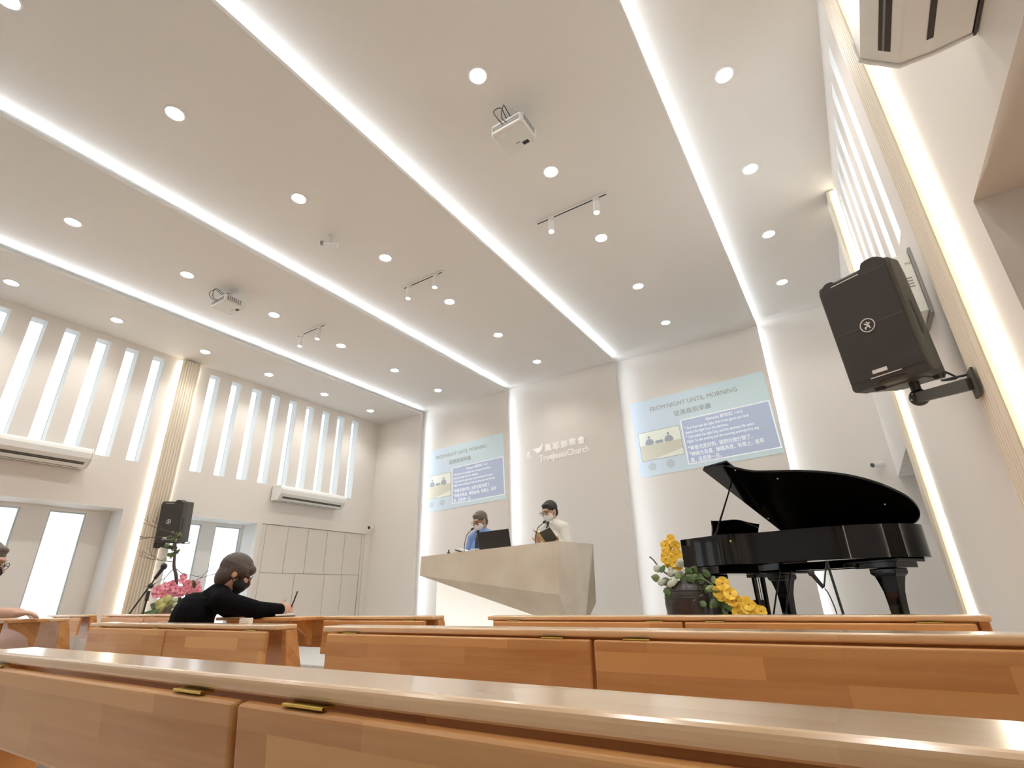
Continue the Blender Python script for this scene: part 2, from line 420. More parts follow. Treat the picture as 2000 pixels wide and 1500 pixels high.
# ------------------------------------------------------------------ lamps
BEAM = bpy.data.lights.new('downlight_beam', 'SPOT'); BEAM.energy = 26; BEAM.spot_size = math.radians(125); BEAM.spot_blend = .7; BEAM.shadow_soft_size = .05; BEAM.color = (1.0, .968, .915)
ORD = ['first', 'second', 'third', 'fourth', 'fifth', 'sixth', 'seventh', 'eighth', 'ninth', 'tenth']
lens_me = MB().lathe([(.001, -.014), (.022, -.0135), (.040, -.010), (.052, -.003), (.054, .002)], n=24).mesh('lens'); lens_me.materials.append(LAMP)
trim_me = MB().lathe([(.053, .0), (.053, -.004), (.060, -.006), (.068, -.003), (.070, .0)], n=24).mesh('trim_ring'); trim_me.materials.append(TRIM)
for me in (lens_me, trim_me):
    for p in me.polygons: p.use_smooth = True
ROWS = {'A': (-.037, [5.881, 4.866, 3.857, 2.856, 1.85, .85, -.15], 'row along the right wall'),
        'B': (-1.407, [5.934, 4.925, 3.905, 2.895, 1.894, .89, -.11], 'row over the nearer projector'),
        'C': (-3.281, [5.883, 4.885, 3.898, 2.9, 1.91, .923, .04, -.95], 'row beside the ceiling camera'),
        'D': (-5.058, [5.788, 4.826, 3.857, 2.893, 1.923, .97, 0.0, -.97], 'row over the farther projector'),
        'E': (-6.51, [5.72, 4.763, 3.802, 2.90, 1.9, .978, 0.0, -.97], 'row along the left windows')}
for k, (x, ys, rn) in ROWS.items():
    for i, y in enumerate(ys):
        t = thing('downlight', 'round recessed downlight, %s from the front wall in the %s' % (ORD[i], rn), 'downlight', (x * HS[k], y * HS[k], CZ[k]), group='recessed ceiling downlights')
        for nm, me in (('lens', lens_me), ('trim_ring', trim_me)):
            o = bpy.data.objects.new(nm, me); COL.objects.link(o); o.parent = t
        l = bpy.data.objects.new('downlight_beam', BEAM); COL.objects.link(l); l.location = (x * HS[k], y * HS[k], CZ[k] - .03)

def track(k, x0, x1, y, spots, lab):
    q = HS[k]; x0 *= q; x1 *= q; y *= q; spots = [v * q for v in spots]
    z = CZ[k]; t = thing('track_light', lab, 'track light', ((x0 + x1) / 2, y, z), group='ceiling spotlight tracks')
    L = (x1 - x0) / 2
    MB().box(-L, L, -.012, .012, -.016, -.0005).build('rail', TRIM, t, bevel=.002)
    MB().box(-L + .02, L - .02, -.006, .006, -.0185, -.0165).build('conductor_slot', BLK, t)
    for s in spots:
        x = s - (x0 + x1) / 2
        h = MB().box(x - .03, x + .03, -.010, .010, -.036, -.019).cyl((x, 0, -.036), (x, 0, -.055), .008).build('spot_mount', TRIM, t)
        b = MB().cyl((x, 0, -.052), (x - .004, -.004, -.175), .0285, None, 20).build('spot_body', TRIM, t, bevel=.003)
        MB().cyl((x - .004, -.004, -.1755), (x - .004, -.004, -.178), .023, None, 18).build('spot_lens', SPOTL, b)
track('B', -1.83, -1.11, 3.37, (-1.665, -1.225), 'white track with two spotlights nearest the bigger projector')
track('C', -3.52, -2.95, 3.39, (-3.42, -3.05), 'white track with two spotlights between the other two tracks')
track('D', -5.29, -4.75, 3.365, (-5.19, -4.86), 'white track with two spotlights farthest left on the ceiling')

def projector(k, x, y, zb, lab, side):
    q = HS[k]; x *= q; y *= q; zb = ZC + (zb - ZC) * q; zc = CZ[k]; t = thing('projector', lab, 'projector', (x, y, zb), group='ceiling projectors')
    w, d, h = .27, .235, .085
    MB().prism([(-w / 2 + .02, -d / 2), (w / 2 - .02, -d / 2), (w / 2, -d / 2 + .02), (w / 2, d / 2 - .03), (w / 2 - .02, d / 2), (-w / 2 + .02, d / 2), (-w / 2, d / 2 - .03), (-w / 2, -d / 2 + .02)], 'z', 0, h).build('body', PLW, t, bevel=.012, seg=3)
    l = MB().cyl((w / 2 - .07, d / 2 - .01, .05), (w / 2 - .07, d / 2 + .012, .05), .032, None, 20).build('lens_ring', PLW, t)
    MB().cyl((w / 2 - .07, d / 2 + .0122, .05), (w / 2 - .07, d / 2 + .014, .05), .025, None, 20).build('lens_glass', BLK, l)
    MB().box(w / 2 - .105, w / 2 - .055, .055, .085, -.0015, .001).build('lens_window', BLK, t)
    MB().box(-.012, .02, .04, .048, -.001, .001).build('badge', GRILL, t)
    MB().box(-.08, -.03, -.08, -.06, -.001, .001).build('rating_label', TRIM, t)
    for i in range(4): MB().cyl((-w / 2 + .03 + (i % 2) * .21, -d / 2 + .03 + (i // 2) * .175, 0), (-w / 2 + .03 + (i % 2) * .21, -d / 2 + .03 + (i // 2) * .175, -.006), .009).build('foot', PLW, t)
    for i in range(7): MB().box(w / 2 - .002, w / 2 + .002, -.09 + i * .022, -.078 + i * .022, .02, .07).build('vent_slat', GRILL, t)
    MB().box(-.11, .11, -d / 2 - .002, -d / 2 + .002, .02, .06).build('port_panel', GRILL, t)
    m = MB().box(-.06, .06, -.06, .06, h + .001, h + .012).cyl((0, 0, h + .01), (0, 0, zc - zb - .01), .018).cyl((0, 0, zc - zb - .014), (0, 0, zc - zb - .0005), .05, None, 20).build('ceiling_mount', PLW, t)
    for q in (0, 1):
        s = -.02 + q * .03
        MB().tube(smooth_open([(s, -d / 2 - .002, .04), (s - .01, -d / 2 - .05, .05), (s - .03 + q * .05, -d / 2 - .075, .11), (s + .01, -d / 2 - .04, .155), (s + .01, -.08, .13), (.0, -.02, zc - zb - .03)], 5), .0035, 6).build('cable', CABLE, t, smooth=True)
projector('B', -1.37, 2.275, 3.895, 'white projector with looped black cables nearest overhead', 1)
projector('D', -4.99, 2.345, 3.80, 'white projector with dark side grille hanging farther left', -1)

# bullet camera hanging from the ceiling
t = thing('ceiling_camera', 'small white bullet camera hanging from the ceiling by the middle downlights', 'camera', (-3.45 * HS['C'], 2.385 * HS['C'], CZ['C']))
MB().cyl((0, 0, -.0005), (0, 0, -.012), .035, None, 18).build('base', PLW, t)
MB().cyl((0, 0, -.01), (0, 0, -.075), .009).ell((0, 0, -.078), (.016,) * 3).build('arm', PLW, t, smooth=True)
b = MB().cyl((-.05, -.035, -.085), (.06, .035, -.11), .026, None, 18).build('housing', PLW, t, bevel=.003)
MB().cyl((-.052, -.036, -.0846), (-.075, -.05, -.08), .024, .022, 16).build('cable_cap', GRILL, b)

def cctv(loc, rz, lab):
    t = thing('security_camera', lab, 'camera', loc, (0, 0, rz), group='wall security cameras')
    MB().cyl((0, 0, 0), (0, -.015, 0), .028, None, 16).build('base', PLW, t)
    MB().tube([(0, -.014, 0), (0, -.05, .0), (0, -.07, -.01)], .010).build('arm', PLW, t)
    h = MB().cyl((0, -.05, -.012), (0, -.15, -.03), .028, None, 18).build('housing', PLW, t)
    MB().cyl((0, -.1502, -.03), (0, -.153, -.0306), .025, None, 18).build('lens', BLK, h)
cctv((-6.90, PY['E'] - .0005, 2.10), .25, 'white security camera with black lens above the cupboard corner')
cctv((.455, PY['A'] - .0005, 2.24), -.75, 'white security camera with black lens above the piano tail')
o = MB().box(-.045, .045, -.009, 0, -.03, .03).build('wall_socket', PLW, bevel=.003); o.location = (-6.6, PY['E'] - .0005, .875); tag(o, 'small white socket plate on the front wall left of the pulpit', 'socket')

# ------------------------------------------------------------------ air conditioners
def aircon(x, sg, y0, y1, z, lab):
    t = thing('air_conditioner', lab, 'air conditioner', (x, y0, z), group='wall air conditioners'); L = y1 - y0
    q = lambda d: sg * d
    prof = [(.012, .0), (.10, -.004), (.165, .002), (.222, .062), (.238, .082), (.238, .14), (.225, .172), (.195, .2), (.012, .2)]
    MB().prism([(q(a), b) for a, b in prof], 'y', .012, L - .012).build('body', ACW, t, bevel=.004)
    for a, b in ((0, .012), (L - .012, L)):
        MB().prism([(q(c * (1.0)), d) for c, d in [(.01, -.004), (.10, -.009), (.168, -.003), (.226, .058), (.243, .08), (.243, .142), (.229, .175), (.198, .205), (.01, .205)]], 'y', a, b).build('end_cap', ACW, t, bevel=.004)
    MB().prism([(q(.184), .0205), (q(.206), .0438), (q(.199), .0513), (q(.177), .028)], 'y', .06, L - .05).build('outlet_slot', ACD, t)
    MB().prism([(q(.195), .0305), (q(.199), .0345), (q(.193), .0385), (q(.189), .0345)], 'y', .062, L - .052).build('louver', ACG, t)
    a, b = sorted((q(.098), q(.112))); MB().box(a, b, .08, L - .06, -.0052, .004).build('intake_slot', ACD, t)
    a, b = sorted((q(.003), q(.0095))); MB().box(a, b, .0, L, .0, .2).build('rear_gap', ACD, t)
    for yy in (.1, L - .14):
        a, b = sorted((q(.0), q(.13))); MB().box(a, b, yy, yy + .035, .201, .209).build('bracket', ACW, t)
    
aircon(XL, 1, .80, 2.13, 2.33, 'white wall air conditioner over the large left window niche')
aircon(XL, 1, 4.42, 5.58, 2.30, 'white wall air conditioner above the flat beige cupboard')
aircon(XR, -1, .05, 1.40, 2.25, 'white wall air conditioner at the top right beside the bright strip')

# ------------------------------------------------------------------ cupboard in the left wall
t = thing('wall_cupboard', 'flat beige built-in cupboard with flush doors in the left wall', 'cupboard', (XL, 4.36, .12))
CUP = mat('cupboard_paint', (.76, .71, .645), .55)
MB().box(-.30, -.035, .003, 1.897, .003, 1.852).build('body', CUP, t)
MB().box(-.034, -.012, .003, .078, .003, 1.852).build('frame_panel', CUP, t)
for i in range(5):
    a = .083 + i * .3515; MB().box(-.034, -.012, a, a + .3455, 1.203, 1.848).build('upper_door', CUP, t, bevel=.002)
xs = [.083, .64, 1.17, 1.50, 1.836]
for a, b in zip(xs[:-1], xs[1:]): MB().box(-.034, -.012, a, b - .006, .01, 1.197).build('lower_door', CUP, t, bevel=.002)
MB().box(-.034, -.012, 1.842, 1.897, .003, 1.852).build('frame_panel', CUP, t)

# ------------------------------------------------------------------ loudspeakers
def speaker(loc, rot, s, lab, arm_to, n):
    t = thing('loudspeaker', lab, 'loudspeaker', loc, rot, group='wall loudspeakers'); t.scale = (s, s, s)
    w, h, d = .36, .60, .33
    f = [(-w / 2, 0), (w / 2, 0), (w / 2, .10), (w * .30, d), (-w * .30, d), (-w / 2, .10)]
    b = MB().prism(f, 'z', -h / 2, h / 2).build('cabinet', SPKS, t, bevel=.02, seg=3)
    g = MB().box(-w / 2 + .008, w / 2 - .008, -.016, .004, -h / 2 + .035, h / 2 - .035).build('grille', SPK, t, bevel=.012, seg=3)
    top = smooth_open([(-w / 2 + .012, h / 2 - .045), (-.13, h / 2 - .004), (-.09, h / 2 - .004), (-.07, h / 2 - .02), (.04, h / 2 - .02), (.07, h / 2 + .014), (.13, h / 2 + .016), (w / 2 - .008, h / 2 - .02), (w / 2 - .008, h / 2 - .06)], 3)
    MB().prism([(a, c) for a, c in top], 'y', -.015, .09).build('top_bezel', SPK, t)
    bot = smooth_open([(-w / 2 + .012, -h / 2 + .045), (-w / 2 + .02, -h / 2 - .004), (-.06, -h / 2 + .005), (-.03, -h / 2 + .02), (.07, -h / 2 + .02), (.1, -h / 2 + .0), (w / 2 - .01, -h / 2 - .004), (w / 2 - .008, -h / 2 + .06)], 3)
    MB().prism([(a, c) for a, c in bot], 'y', -.013, .09).build('bottom_bezel', SPK, t)
    MB().prism([(-.07, -.0), (.07, .0), (.07, .0042), (-.07, .0042)], 'y', -.0165, -.0155).build('accent_line', WHITEP, t).location = (-.03, 0, h / 2 - .034)
    MB().box(-.07, .07, -.0185, -.0155, -.002, .002).build('accent_line', WHITEP, t).location = (.0, 0, -h / 2 + .040)
    MB().box(-.034, .034, -.0178, -.0155, -.009, .009).build('badge', WHITEP, t).location = (-.02, 0, -h / 2 + .067)
    MB().box(-.16, .16, -.0172, -.0155, -.003, .003).build('seam', SPKS, t).location = (0, 0, .0)
    e = MB(); N = 28
    ring = [(.033 * math.cos(2 * math.pi * i / N), -.0185, .033 * math.sin(2 * math.pi * i / N)) for i in range(N + 1)]
    lg = MB().tube(ring, .0026, 6).build('round_logo', WHITEP, t)
    MB().cyl((0, -.0175, 0), (0, -.0182, 0), .030, None, 24).build('logo_disc', SPK, lg)
    fig = MB()
    for a, c in (((-.012, .012), (-.004, .004)), ((.0, .018), (.004, .006)), ((.014, .012), (.004, .002)), ((-.004, .004), (.006, -.004)), ((.006, -.004), (-.014, -.010)), ((.006, -.004), (.008, -.018)), ((-.014, -.010), (-.010, -.018))):
        fig.cyl((a[0], -.0186, a[1]), (c[0], -.0186, c[1]), .0034, None, 6)
    fig.build('logo_figure', WHITEP, lg)
    MB().box(w / 2 - .012, w / 2 + .0015, .035, .065, -.12, .06).build('side_handle', BLK, t, bevel=.004)
    MB().box(-w / 2 - .0015, -w / 2 + .012, .035, .065, -.12, .06).build('side_handle', BLK, t, bevel=.004)
    for x in (-.08, .12): MB().cyl((x, .06 if x < 0 else .2, -h / 2 - .018), (x, .06 if x < 0 else .2, -h / 2 + .01), .022, .026, 14).build('rubber_foot', BLK, t)
    MB().box(-.10, .10, .10, .26, -h / 2 - .006, -h / 2 + .004).build('base_plate', SPKS, t, bevel=.004)
    MB().cyl((.03, .15, -h / 2 - .004), (.03, .15, -h / 2 - .07), .022).build('pole_socket', BLK, t)
    # ball joint and arm go to the pilaster (world axes, worked out in the speaker's frame)
    mw = Matrix.LocRotScale(V(loc), __import__('mathutils').Euler(rot), V((s, s, s))); inv = mw.inverted()
    j = V((.03, .15, -h / 2 - .085)); a = inv @ V(arm_to)
    bl = MB().ell(j, (.042,) * 3, None, 18, 12).build('ball_joint', BLK, t, smooth=True)
    for q in range(4):
        an = q * math.pi / 2 + .4; MB().ell(j + V((math.cos(an) * .02, -.037, math.sin(an) * .02)), (.005, .004, .005), None, 8, 5).build('screw', STEEL, bl)
    x, y, dd = basis(a - j); R = Matrix((x, y, dd)).transposed()
    MB().obox((j + a) / 2, (.05, .05, (a - j).length), R).build('wall_arm', SPKS, t, bevel=.003)
    Rw = __import__('mathutils').Euler(rot).to_matrix().transposed(); MB().obox(a, (.010, .09, .11), Rw).build('wall_plate', SPKS, t)
    MB().tube(smooth_open([(.12, .24, -h / 2 + .03), (.15, .30, -h / 2 - .02), tuple(j * .5 + a * .5 + V((0, .02, .05))), tuple(a - dd * .03 + V((0, .0, .04)))], 5), .005, 6).build('cable', CABLE, t, smooth=True)
    return t
speaker((.268, 2.56, 2.018), tuple(math.radians(a) for a in (7.7, 1.0, -29.1)), .885, 'large black loudspeaker on a bracket at the right wall', (.486, 2.335, 1.612), 1)
speaker((-6.72, 3.03, 1.84), tuple(math.radians(a) for a in (6.5, 1.7, 27)), .78, 'smaller black loudspeaker on the fluted pilaster at left', (-6.918, 3.045, 1.60), 2)

# white distribution box and blue cable on the right wall
t = thing('distribution_box', 'white wall distribution box with label behind the right loudspeaker', 'electrical box', (XR, 2.98, 2.16))
MB().box(-.10, -.012, -.10, .16, 0, .33).build('body', PLW, t, bevel=.004)
MB().box(-.0115, -.001, -.115, .175, -.02, .35).build('back_plate', GRILL, t)
text('MCB', .02, GRILL, t, (-.04, -.1005, .27), ext=.0005)
for i in range(4): MB().box(-.06, -.03, -.1012, -.099, .14 + i * .016, .147 + i * .016).build('label_line', GRILL, t)
o = MB().tube(smooth_open([(.535, 2.75, 1.72), (.53, 2.66, 1.705), (.53, 2.56, 1.71), (.535, 2.44, 1.71)], 5), .0035, 6).build('blue_cable', BLUEC, smooth=True)
tag(o, 'thin blue cable running along the right wall behind the loudspeaker', 'cable')

# ------------------------------------------------------------------ projected slides
def slide(xc, y, zc, w, h, rotdeg, lab):
    t = thing('projected_slide', lab, 'projection', (xc, y, zc), (0, math.radians(-rotdeg), 0), group='projected hymn slides')
    U = lambda u: (u - .5) * w; Z = lambda v: (.5 - v) * h
    SL = MATS.get('slide_bg')
    if not SL:
        SL = mat('slide_bg', (.60, .74, .83), .7, em=(.60, .76, .86), es=.14); n = SL.node_tree; b = n.nodes['Principled BSDF']
        tc = n.nodes.new('ShaderNodeTexCoord'); g = n.nodes.new('ShaderNodeSeparateXYZ'); r = n.nodes.new('ShaderNodeValToRGB')
        r.color_ramp.elements[0].color = (.62, .70, .80, 1); r.color_ramp.elements[1].color = (.62, .77, .79, 1)
        n.links.new(tc.outputs['Generated'], g.inputs[0]); n.links.new(g.outputs[0], r.inputs[0]); n.links.new(r.outputs[0], b.inputs['Base Color'])
    BX = mat('slide_box', (.49, .56, .72), .7, em=(.48, .58, .80), es=.14)
    TW = mat('slide_white', (.9, .93, .95), .7, em=(.9, .95, 1), es=.35)
    TG = mat('slide_grey', (.40, .42, .41), .7)
    TH = mat('slide_photo', (.80, .83, .76), .7, em=(.8, .84, .78), es=.14)
    TF = mat('slide_figure', (.42, .46, .52), .7); TB = mat('slide_tan', (.76, .74, .63), .7); TP = mat('slide_pale', (.60, .68, .74), .7)
    MB().box(-w / 2, w / 2, -.004, -.0005, -h / 2, h / 2).build('picture', SL, t)
    def rect(u0, u1, v0, v1, m, nm, y0=-.006): return MB().box(U(u0), U(u1), y0, -.0042, Z(v1), Z(v0)).build(nm, m, t)
    def border(u0, u1, v0, v1, m, nm, e=.006):
        mb = MB(); a, b, c, d = U(u0), U(u1), Z(v1), Z(v0); e *= w
        for q in ((a, b, c, c + e), (a, b, d - e, d), (a, a + e, c, d), (b - e, b, c, d)): mb.box(q[0], q[1], -.0075, -.0042, q[2], q[3])
        return mb.build(nm, m, t)
    f = w / 1.76
    words(['FROM', 'NIGHT', 'UNTIL', 'MORNING'], .088 * f, TG, t, (U(.48), -.0055, Z(.145)), 'title_word', .93, center=True)
    text('從黑夜到早晨', .082 * f, TG, t, (U(.47), -.0055, Z(.275)), align='CENTER', name='title')
    rect(.372, .988, .375, .935, BX, 'verse_box'); border(.368, .992, .37, .94, TW, 'verse_border')
    text('Genesis 創世記 1:4-5', .052 * f, TW, t, (U(.68), -.0085, Z(.43)), align='CENTER', name='verse_heading')
    for i, s in enumerate(['⁴ And God saw the light, that it was good; and God', 'divided the light from the darkness.', '⁵ God called the light Day, and the darkness He called', 'Night. So the evening and the morning were the first day.']):
        text(s, .050 * f, TW, t, (U(.388), -.0085, Z(.492 + i * .057)), name='verse_line', xs=.76)
    for i, s in enumerate([['⁴神看光是好的，', '就把光暗分開了。'], ['⁵神稱光為晝，', '稱暗為夜。', '有晚上，', '有早'], ['晨，', '這是頭一日。']]):
        words(s, .067 * f, TW, t, (U(.388), -.0085, Z(.752 + i * .074)), 'verse_phrase', .80, .45)
    # small live picture with two figures behind a pulpit
    rect(.03, .352, .43, .80, TH, 'inset_picture'); border(.028, .354, .427, .803, TG, 'inset_border', .003)
    MB().prism([(U(.03), Z(.795)), (U(.12), Z(.795)), (U(.35), Z(.72)), (U(.35), Z(.605)), (U(.03), Z(.60))], 'y', -.0072, -.0062).build('inset_pulpit', TB, t)
    for uu in (.11, .26):
        mb = MB().prism(smooth_closed([(U(uu - .03), Z(.60)), (U(uu - .026), Z(.545)), (U(uu), Z(.525)), (U(uu + .026), Z(.545)), (U(uu + .03), Z(.60))], 3), 'y', -.0082, -.0074)
        mb.cyl((U(uu), -.0082, Z(.505)), (U(uu), -.0074, Z(.505)), .018 * f, None, 14); mb.build('inset_figure', TF, t)
    rect(.155, .215, .565, .60, TF, 'inset_laptop', -.0085)
    for uu in (.10, .24):
        MB().cyl((U(uu), -.006, Z(.885)), (U(uu), -.0042, Z(.885)), .055 * f, None, 24).build('faint_emblem', TP, t)
slide(-1.362 * HS['B'], PY['B'], ZC + 1.993 * HS['B'], 1.76 * HS['B'], 1.06 * HS['B'], 2.1, 'pale blue projected verse slide above the piano')
slide(-5.062 * HS['D'], PY['D'], ZC + 1.839 * HS['D'], 1.62 * HS['D'], 1.03 * HS['D'], 2.1, 'pale blue projected verse slide left of the church lettering')

# ------------------------------------------------------------------ wall lettering with dove
t = thing('wall_lettering', 'white raised church name with a dove emblem above the pulpit', 'sign', (-3.36 * HS['C'], PY['C'], ZC + 1.97 * HS['C']), (0, math.radians(-2.0), 0)); t.scale = (HS['C'],) * 3
LET = mat('letter_white_glow', (.95, .94, .92), .5, em=(1, .97, .93), es=.24)  # letters are no lamps; faint emission added to brighten the white
for i, ch in enumerate('真耶穌教會'):
    text(ch, .118, LET, t, (-.165 + i * .137, -.006, .062), ext=.005, align='CENTER', name='character', off=.001)
text('TrueJesusChurch', .135, LET, t, (-.325, -.006, -.075), ext=.005, name='lettering', xs=.86)
dv = MB().prism(smooth_closed([(-.42, .09), (-.36, .095), (-.30, .10), (-.255, .145), (-.245, .15), (-.26, .10), (-.275, .06), (-.31, .03), (-.38, .005), (-.345, .035), (-.40, .05), (-.36, .062)], 3), 'y', -.011, -.001).build('dove', LET, t)
for q in range(3):
    a = [(-.475 - q * .022 + .045 * (math.cos(x) - 1) * 1.0 + .0, -.006, .05 - q * .01 + .07 * math.sin(x)) for x in [math.radians(v) for v in range(150, 260, 12)]]
    a = [(-.43 - q * .022 + .055 * math.cos(math.radians(v)), -.006, .04 - q * .008 + .075 * math.sin(math.radians(v))) for v in range(150, 262, 14)]
    MB().tube(a, .0045, 6).build('arc', LET, t)

# ------------------------------------------------------------------ pulpit
t = thing('pulpit', 'faceted sand-coloured stone pulpit with a white base, its under-light added as glow', 'pulpit')
pv = [(-4.09, 4.50, 1.372), (-2.37, 4.50, 1.420), (-2.385, 4.50, .945), (-4.10, 4.50, 1.175),
      (-4.07, 4.64, 1.165), (-2.382, 4.68, .66), (-4.06, 5.2, 1.385), (-2.325, 5.2, 1.433), (-2.342, 5.2, .865), (-2.365, 4.95, .66), (-4.06, 5.2, 1.165)]
pf = [(0, 1, 2, 3), (3, 2, 5, 4), (0, 6, 7, 1), (1, 7, 8, 9, 5, 2), (0, 3, 4, 10, 6), (6, 10, 9, 8, 7), (4, 5, 9, 10)]
MB().add(pv, pf).build('body', CONC, t)
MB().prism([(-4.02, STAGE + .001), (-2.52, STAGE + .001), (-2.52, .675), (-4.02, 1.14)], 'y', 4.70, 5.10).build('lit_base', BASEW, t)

# things on the pulpit
def gooseneck(base, tip, lab):
    t = thing('gooseneck_microphone', lab, 'microphone', base, group='pulpit microphones'); d = V(tip) - V(base)
    MB().cyl((0, 0, 0), (0, 0, .012), .028, .022, 18).build('base', BLK, t)
    MB().tube(smooth_open([(0, 0, .01), (d.x * .05, d.y * .05, d.z * .4), (d.x * .35, d.y * .4, d.z * .78), tuple(d * .97)], 6), .0042, 8).build('neck', BLK, t, smooth=True)
    e = d.normalized(); x = V((.6, .5, .55)).normalized()
    MB().ell(d + x * .02, (.013, .013, .024), Matrix(basis(x)).transposed(), 14, 9).build('windscreen', BLK, t, smooth=True)
gooseneck((-2.745, 4.72, 1.4155), (-2.67, 4.76, 1.635), 'black gooseneck microphone in front of the white-shirted man')
gooseneck((-3.66, 4.72, 1.3905), (-3.60, 4.76, 1.64), 'black gooseneck microphone in front of the blue-shirted man')
t = thing('laptop', 'black laptop seen from behind on the pulpit', 'laptop', (-3.265, 4.75, 1.4045), (0, -math.radians(1.6), .04))
MB().box(-.20, .20, .0, .26, .0, .014).build('base', BLK, t, bevel=.003)
o = MB().box(-.20, .20, -.009, .0, 0, .19).build('screen', BLK, t, bevel=.004); o.location = (0, .004, .014); o.rotation_euler = (math.radians(12), 0, 0)
MB().box(-.18, .18, .03, .16, .0141, .016).build('keyboard', ACD, t)
t = thing('book', 'thick dark open book lying before the blue-shirted man', 'book', (-3.72, 4.90, 1.3935), (0, 0, .1), group='open books on the pulpit')
for s in (-1, 1):
    o = MB().box(0, s * .15, -.09, .09, 0, .012).build('cover', BOOKB, t); o.rotation_euler = (0, -s * math.radians(18 if s < 0 else 10), 0)
    o = MB().box(s * .004, s * .14, -.082, .082, .0125, .03).build('pages', PAPER, t); o.rotation_euler = (0, -s * math.radians(18 if s < 0 else 10), 0)
t = thing('book', 'dark open book with tan page edges held by the white-shirted man', 'book', (-2.77, 4.93, 1.50), (math.radians(-40), 0, -.15), group='open books on the pulpit')
for s in (-1, 1):
    o = MB().box(0, s * .13, -.085, .085, 0, .006).build('cover', BOOKB if s > 0 else BOOKT, t); o.rotation_euler = (0, -s * math.radians(28), 0)
    o = MB().box(s * .004, s * .122, -.078, .078, .0065, .022).build('pages', PAPER, t); o.rotation_euler = (0, -s * math.radians(28), 0)
t = thing('bottle', 'tiny dark bottle standing alone at the left end of the pulpit', 'bottle', (-3.88, 4.72, 1.3838))
MB().lathe([(.014, 0), (.016, .004), (.016, .032), (.007, .042)], n=16).build('body', BLK, t, smooth=True)
MB().cyl((0, 0, .0425), (0, 0, .060), .008, None, 12).build('cap', BLK, t)

# ------------------------------------------------------------------ grand piano
K = .894; PH = (1.39 - STAGE) / K        # rim top above the stage in piano units
t = thing('grand_piano', 'glossy black grand piano with its lid raised on the stage', 'piano', (-1.359, 5.0, STAGE), (0, 0, math.radians(-28.4)))
t.scale = (K, K, K)
Lp, Wp, RH = 1.70, 1.42, .27
curve = smooth_open([(.46, 0), (.55, .02), (.63, .10), (.74, .20), (.92, .27), (1.12, .34), (1.32, .44), (1.50, .58), (1.63, .77), (1.70, 1.0), (1.67, 1.21), (1.56, 1.36), (1.40, Wp)], 5)
outl = [(.0, 0)] + curve + [(0, Wp)]
def inset(poly, e):
    out = []; n = len(poly)
    for i in range(n):
        a, b, c = V(poly[i - 1]), V(poly[i]), V(poly[(i + 1) % n]); d1 = (b - a).normalized(); d2 = (c - b).normalized()
        nn = (V((-d1.y, d1.x)) + V((-d2.y, d2.x))).normalized(); out.append(tuple(b + nn * e))
    return out
inn = inset(outl, .045); z0, z1 = PH - RH, PH
n = len(outl); mb = MB(); vs = [(a, b, z) for z in (z0, z1) for a, b in outl] + [(a, b, z) for z in (z0, z1) for a, b in inn]; fs = []
for i in range(n):
    j = (i + 1) % n
    fs += [(i, j, n + j, n + i), (2 * n + j, 2 * n + i, 3 * n + i, 3 * n + j), (n + i, n + j, 3 * n + j, 3 * n + i), (j, i, 2 * n + i, 2 * n + j)]
o = mb.add(vs, fs).build('rim', PIANO, t)
for p in o.data.polygons: p.use_smooth = True
em = o.modifiers.new('e', 'EDGE_SPLIT'); em.split_angle = math.radians(35)
MB().prism(inn, 'z', z0 + .02, z0 + .05).build('soundboard', PIANO, t)
MB().prism(inset(outl, .06), 'z', z1 - .09, z1 - .075).build('iron_plate', GOLD, t)
MB().prism([(.0, .01), (.42, .01), (.42, Wp - .01), (0, Wp - .01)], 'z', z0 - .075, z0 - .001).build('key_bed', PIANO, t, bevel=.006)
for v0, v1 in ((.3, .36), (.8, .86), (1.15, 1.21)): MB().box(.42, 1.25 if v0 > .7 else .85, v0, v1, z0 - .06, z0 - .001).build('under_beam', PIANO, t)
MB().box(.03, .17, .08, Wp - .08, z0 + .06, z0 + .09).build('key_frame', PIANO, t)
wk = MB()
for i in range(52): wk.box(-.004, .145, .10 + i * .0235, .1225 + i * .0235, z0 + .09, z0 + .112)
o = wk.build('keyboard', IVORY, t); o['kind'] = 'stuff'
bk = MB()
for i in range(51):
    if i % 7 not in (2, 6): bk.box(.05, .145, .117 + i * .0235, .128 + i * .0235, z0 + .1125, z0 + .124)
o = bk.build('black_keys', BLK, t); o['kind'] = 'stuff'
MB().prism([(.15, z0 + .10), (.19, z0 + .10), (.23, z1 - .01), (.20, z1 - .01)], 'y', .06, Wp - .06).build('fallboard', PIANO, t)
# music desk
dk = MB().prism(smooth_open([(.36, 0), (.36, .10), (.345, .165), (.36, .17), (.50, .178), (.71, .20), (.92, .178), (1.06, .17), (1.075, .165), (1.06, .10), (1.06, 0)], 3), 'x', -.009, .009).build('music_desk', PIANO, t)
dk.location = (.24, -.16, z1 + .002); dk.rotation_euler = (0, math.radians(14), 0)
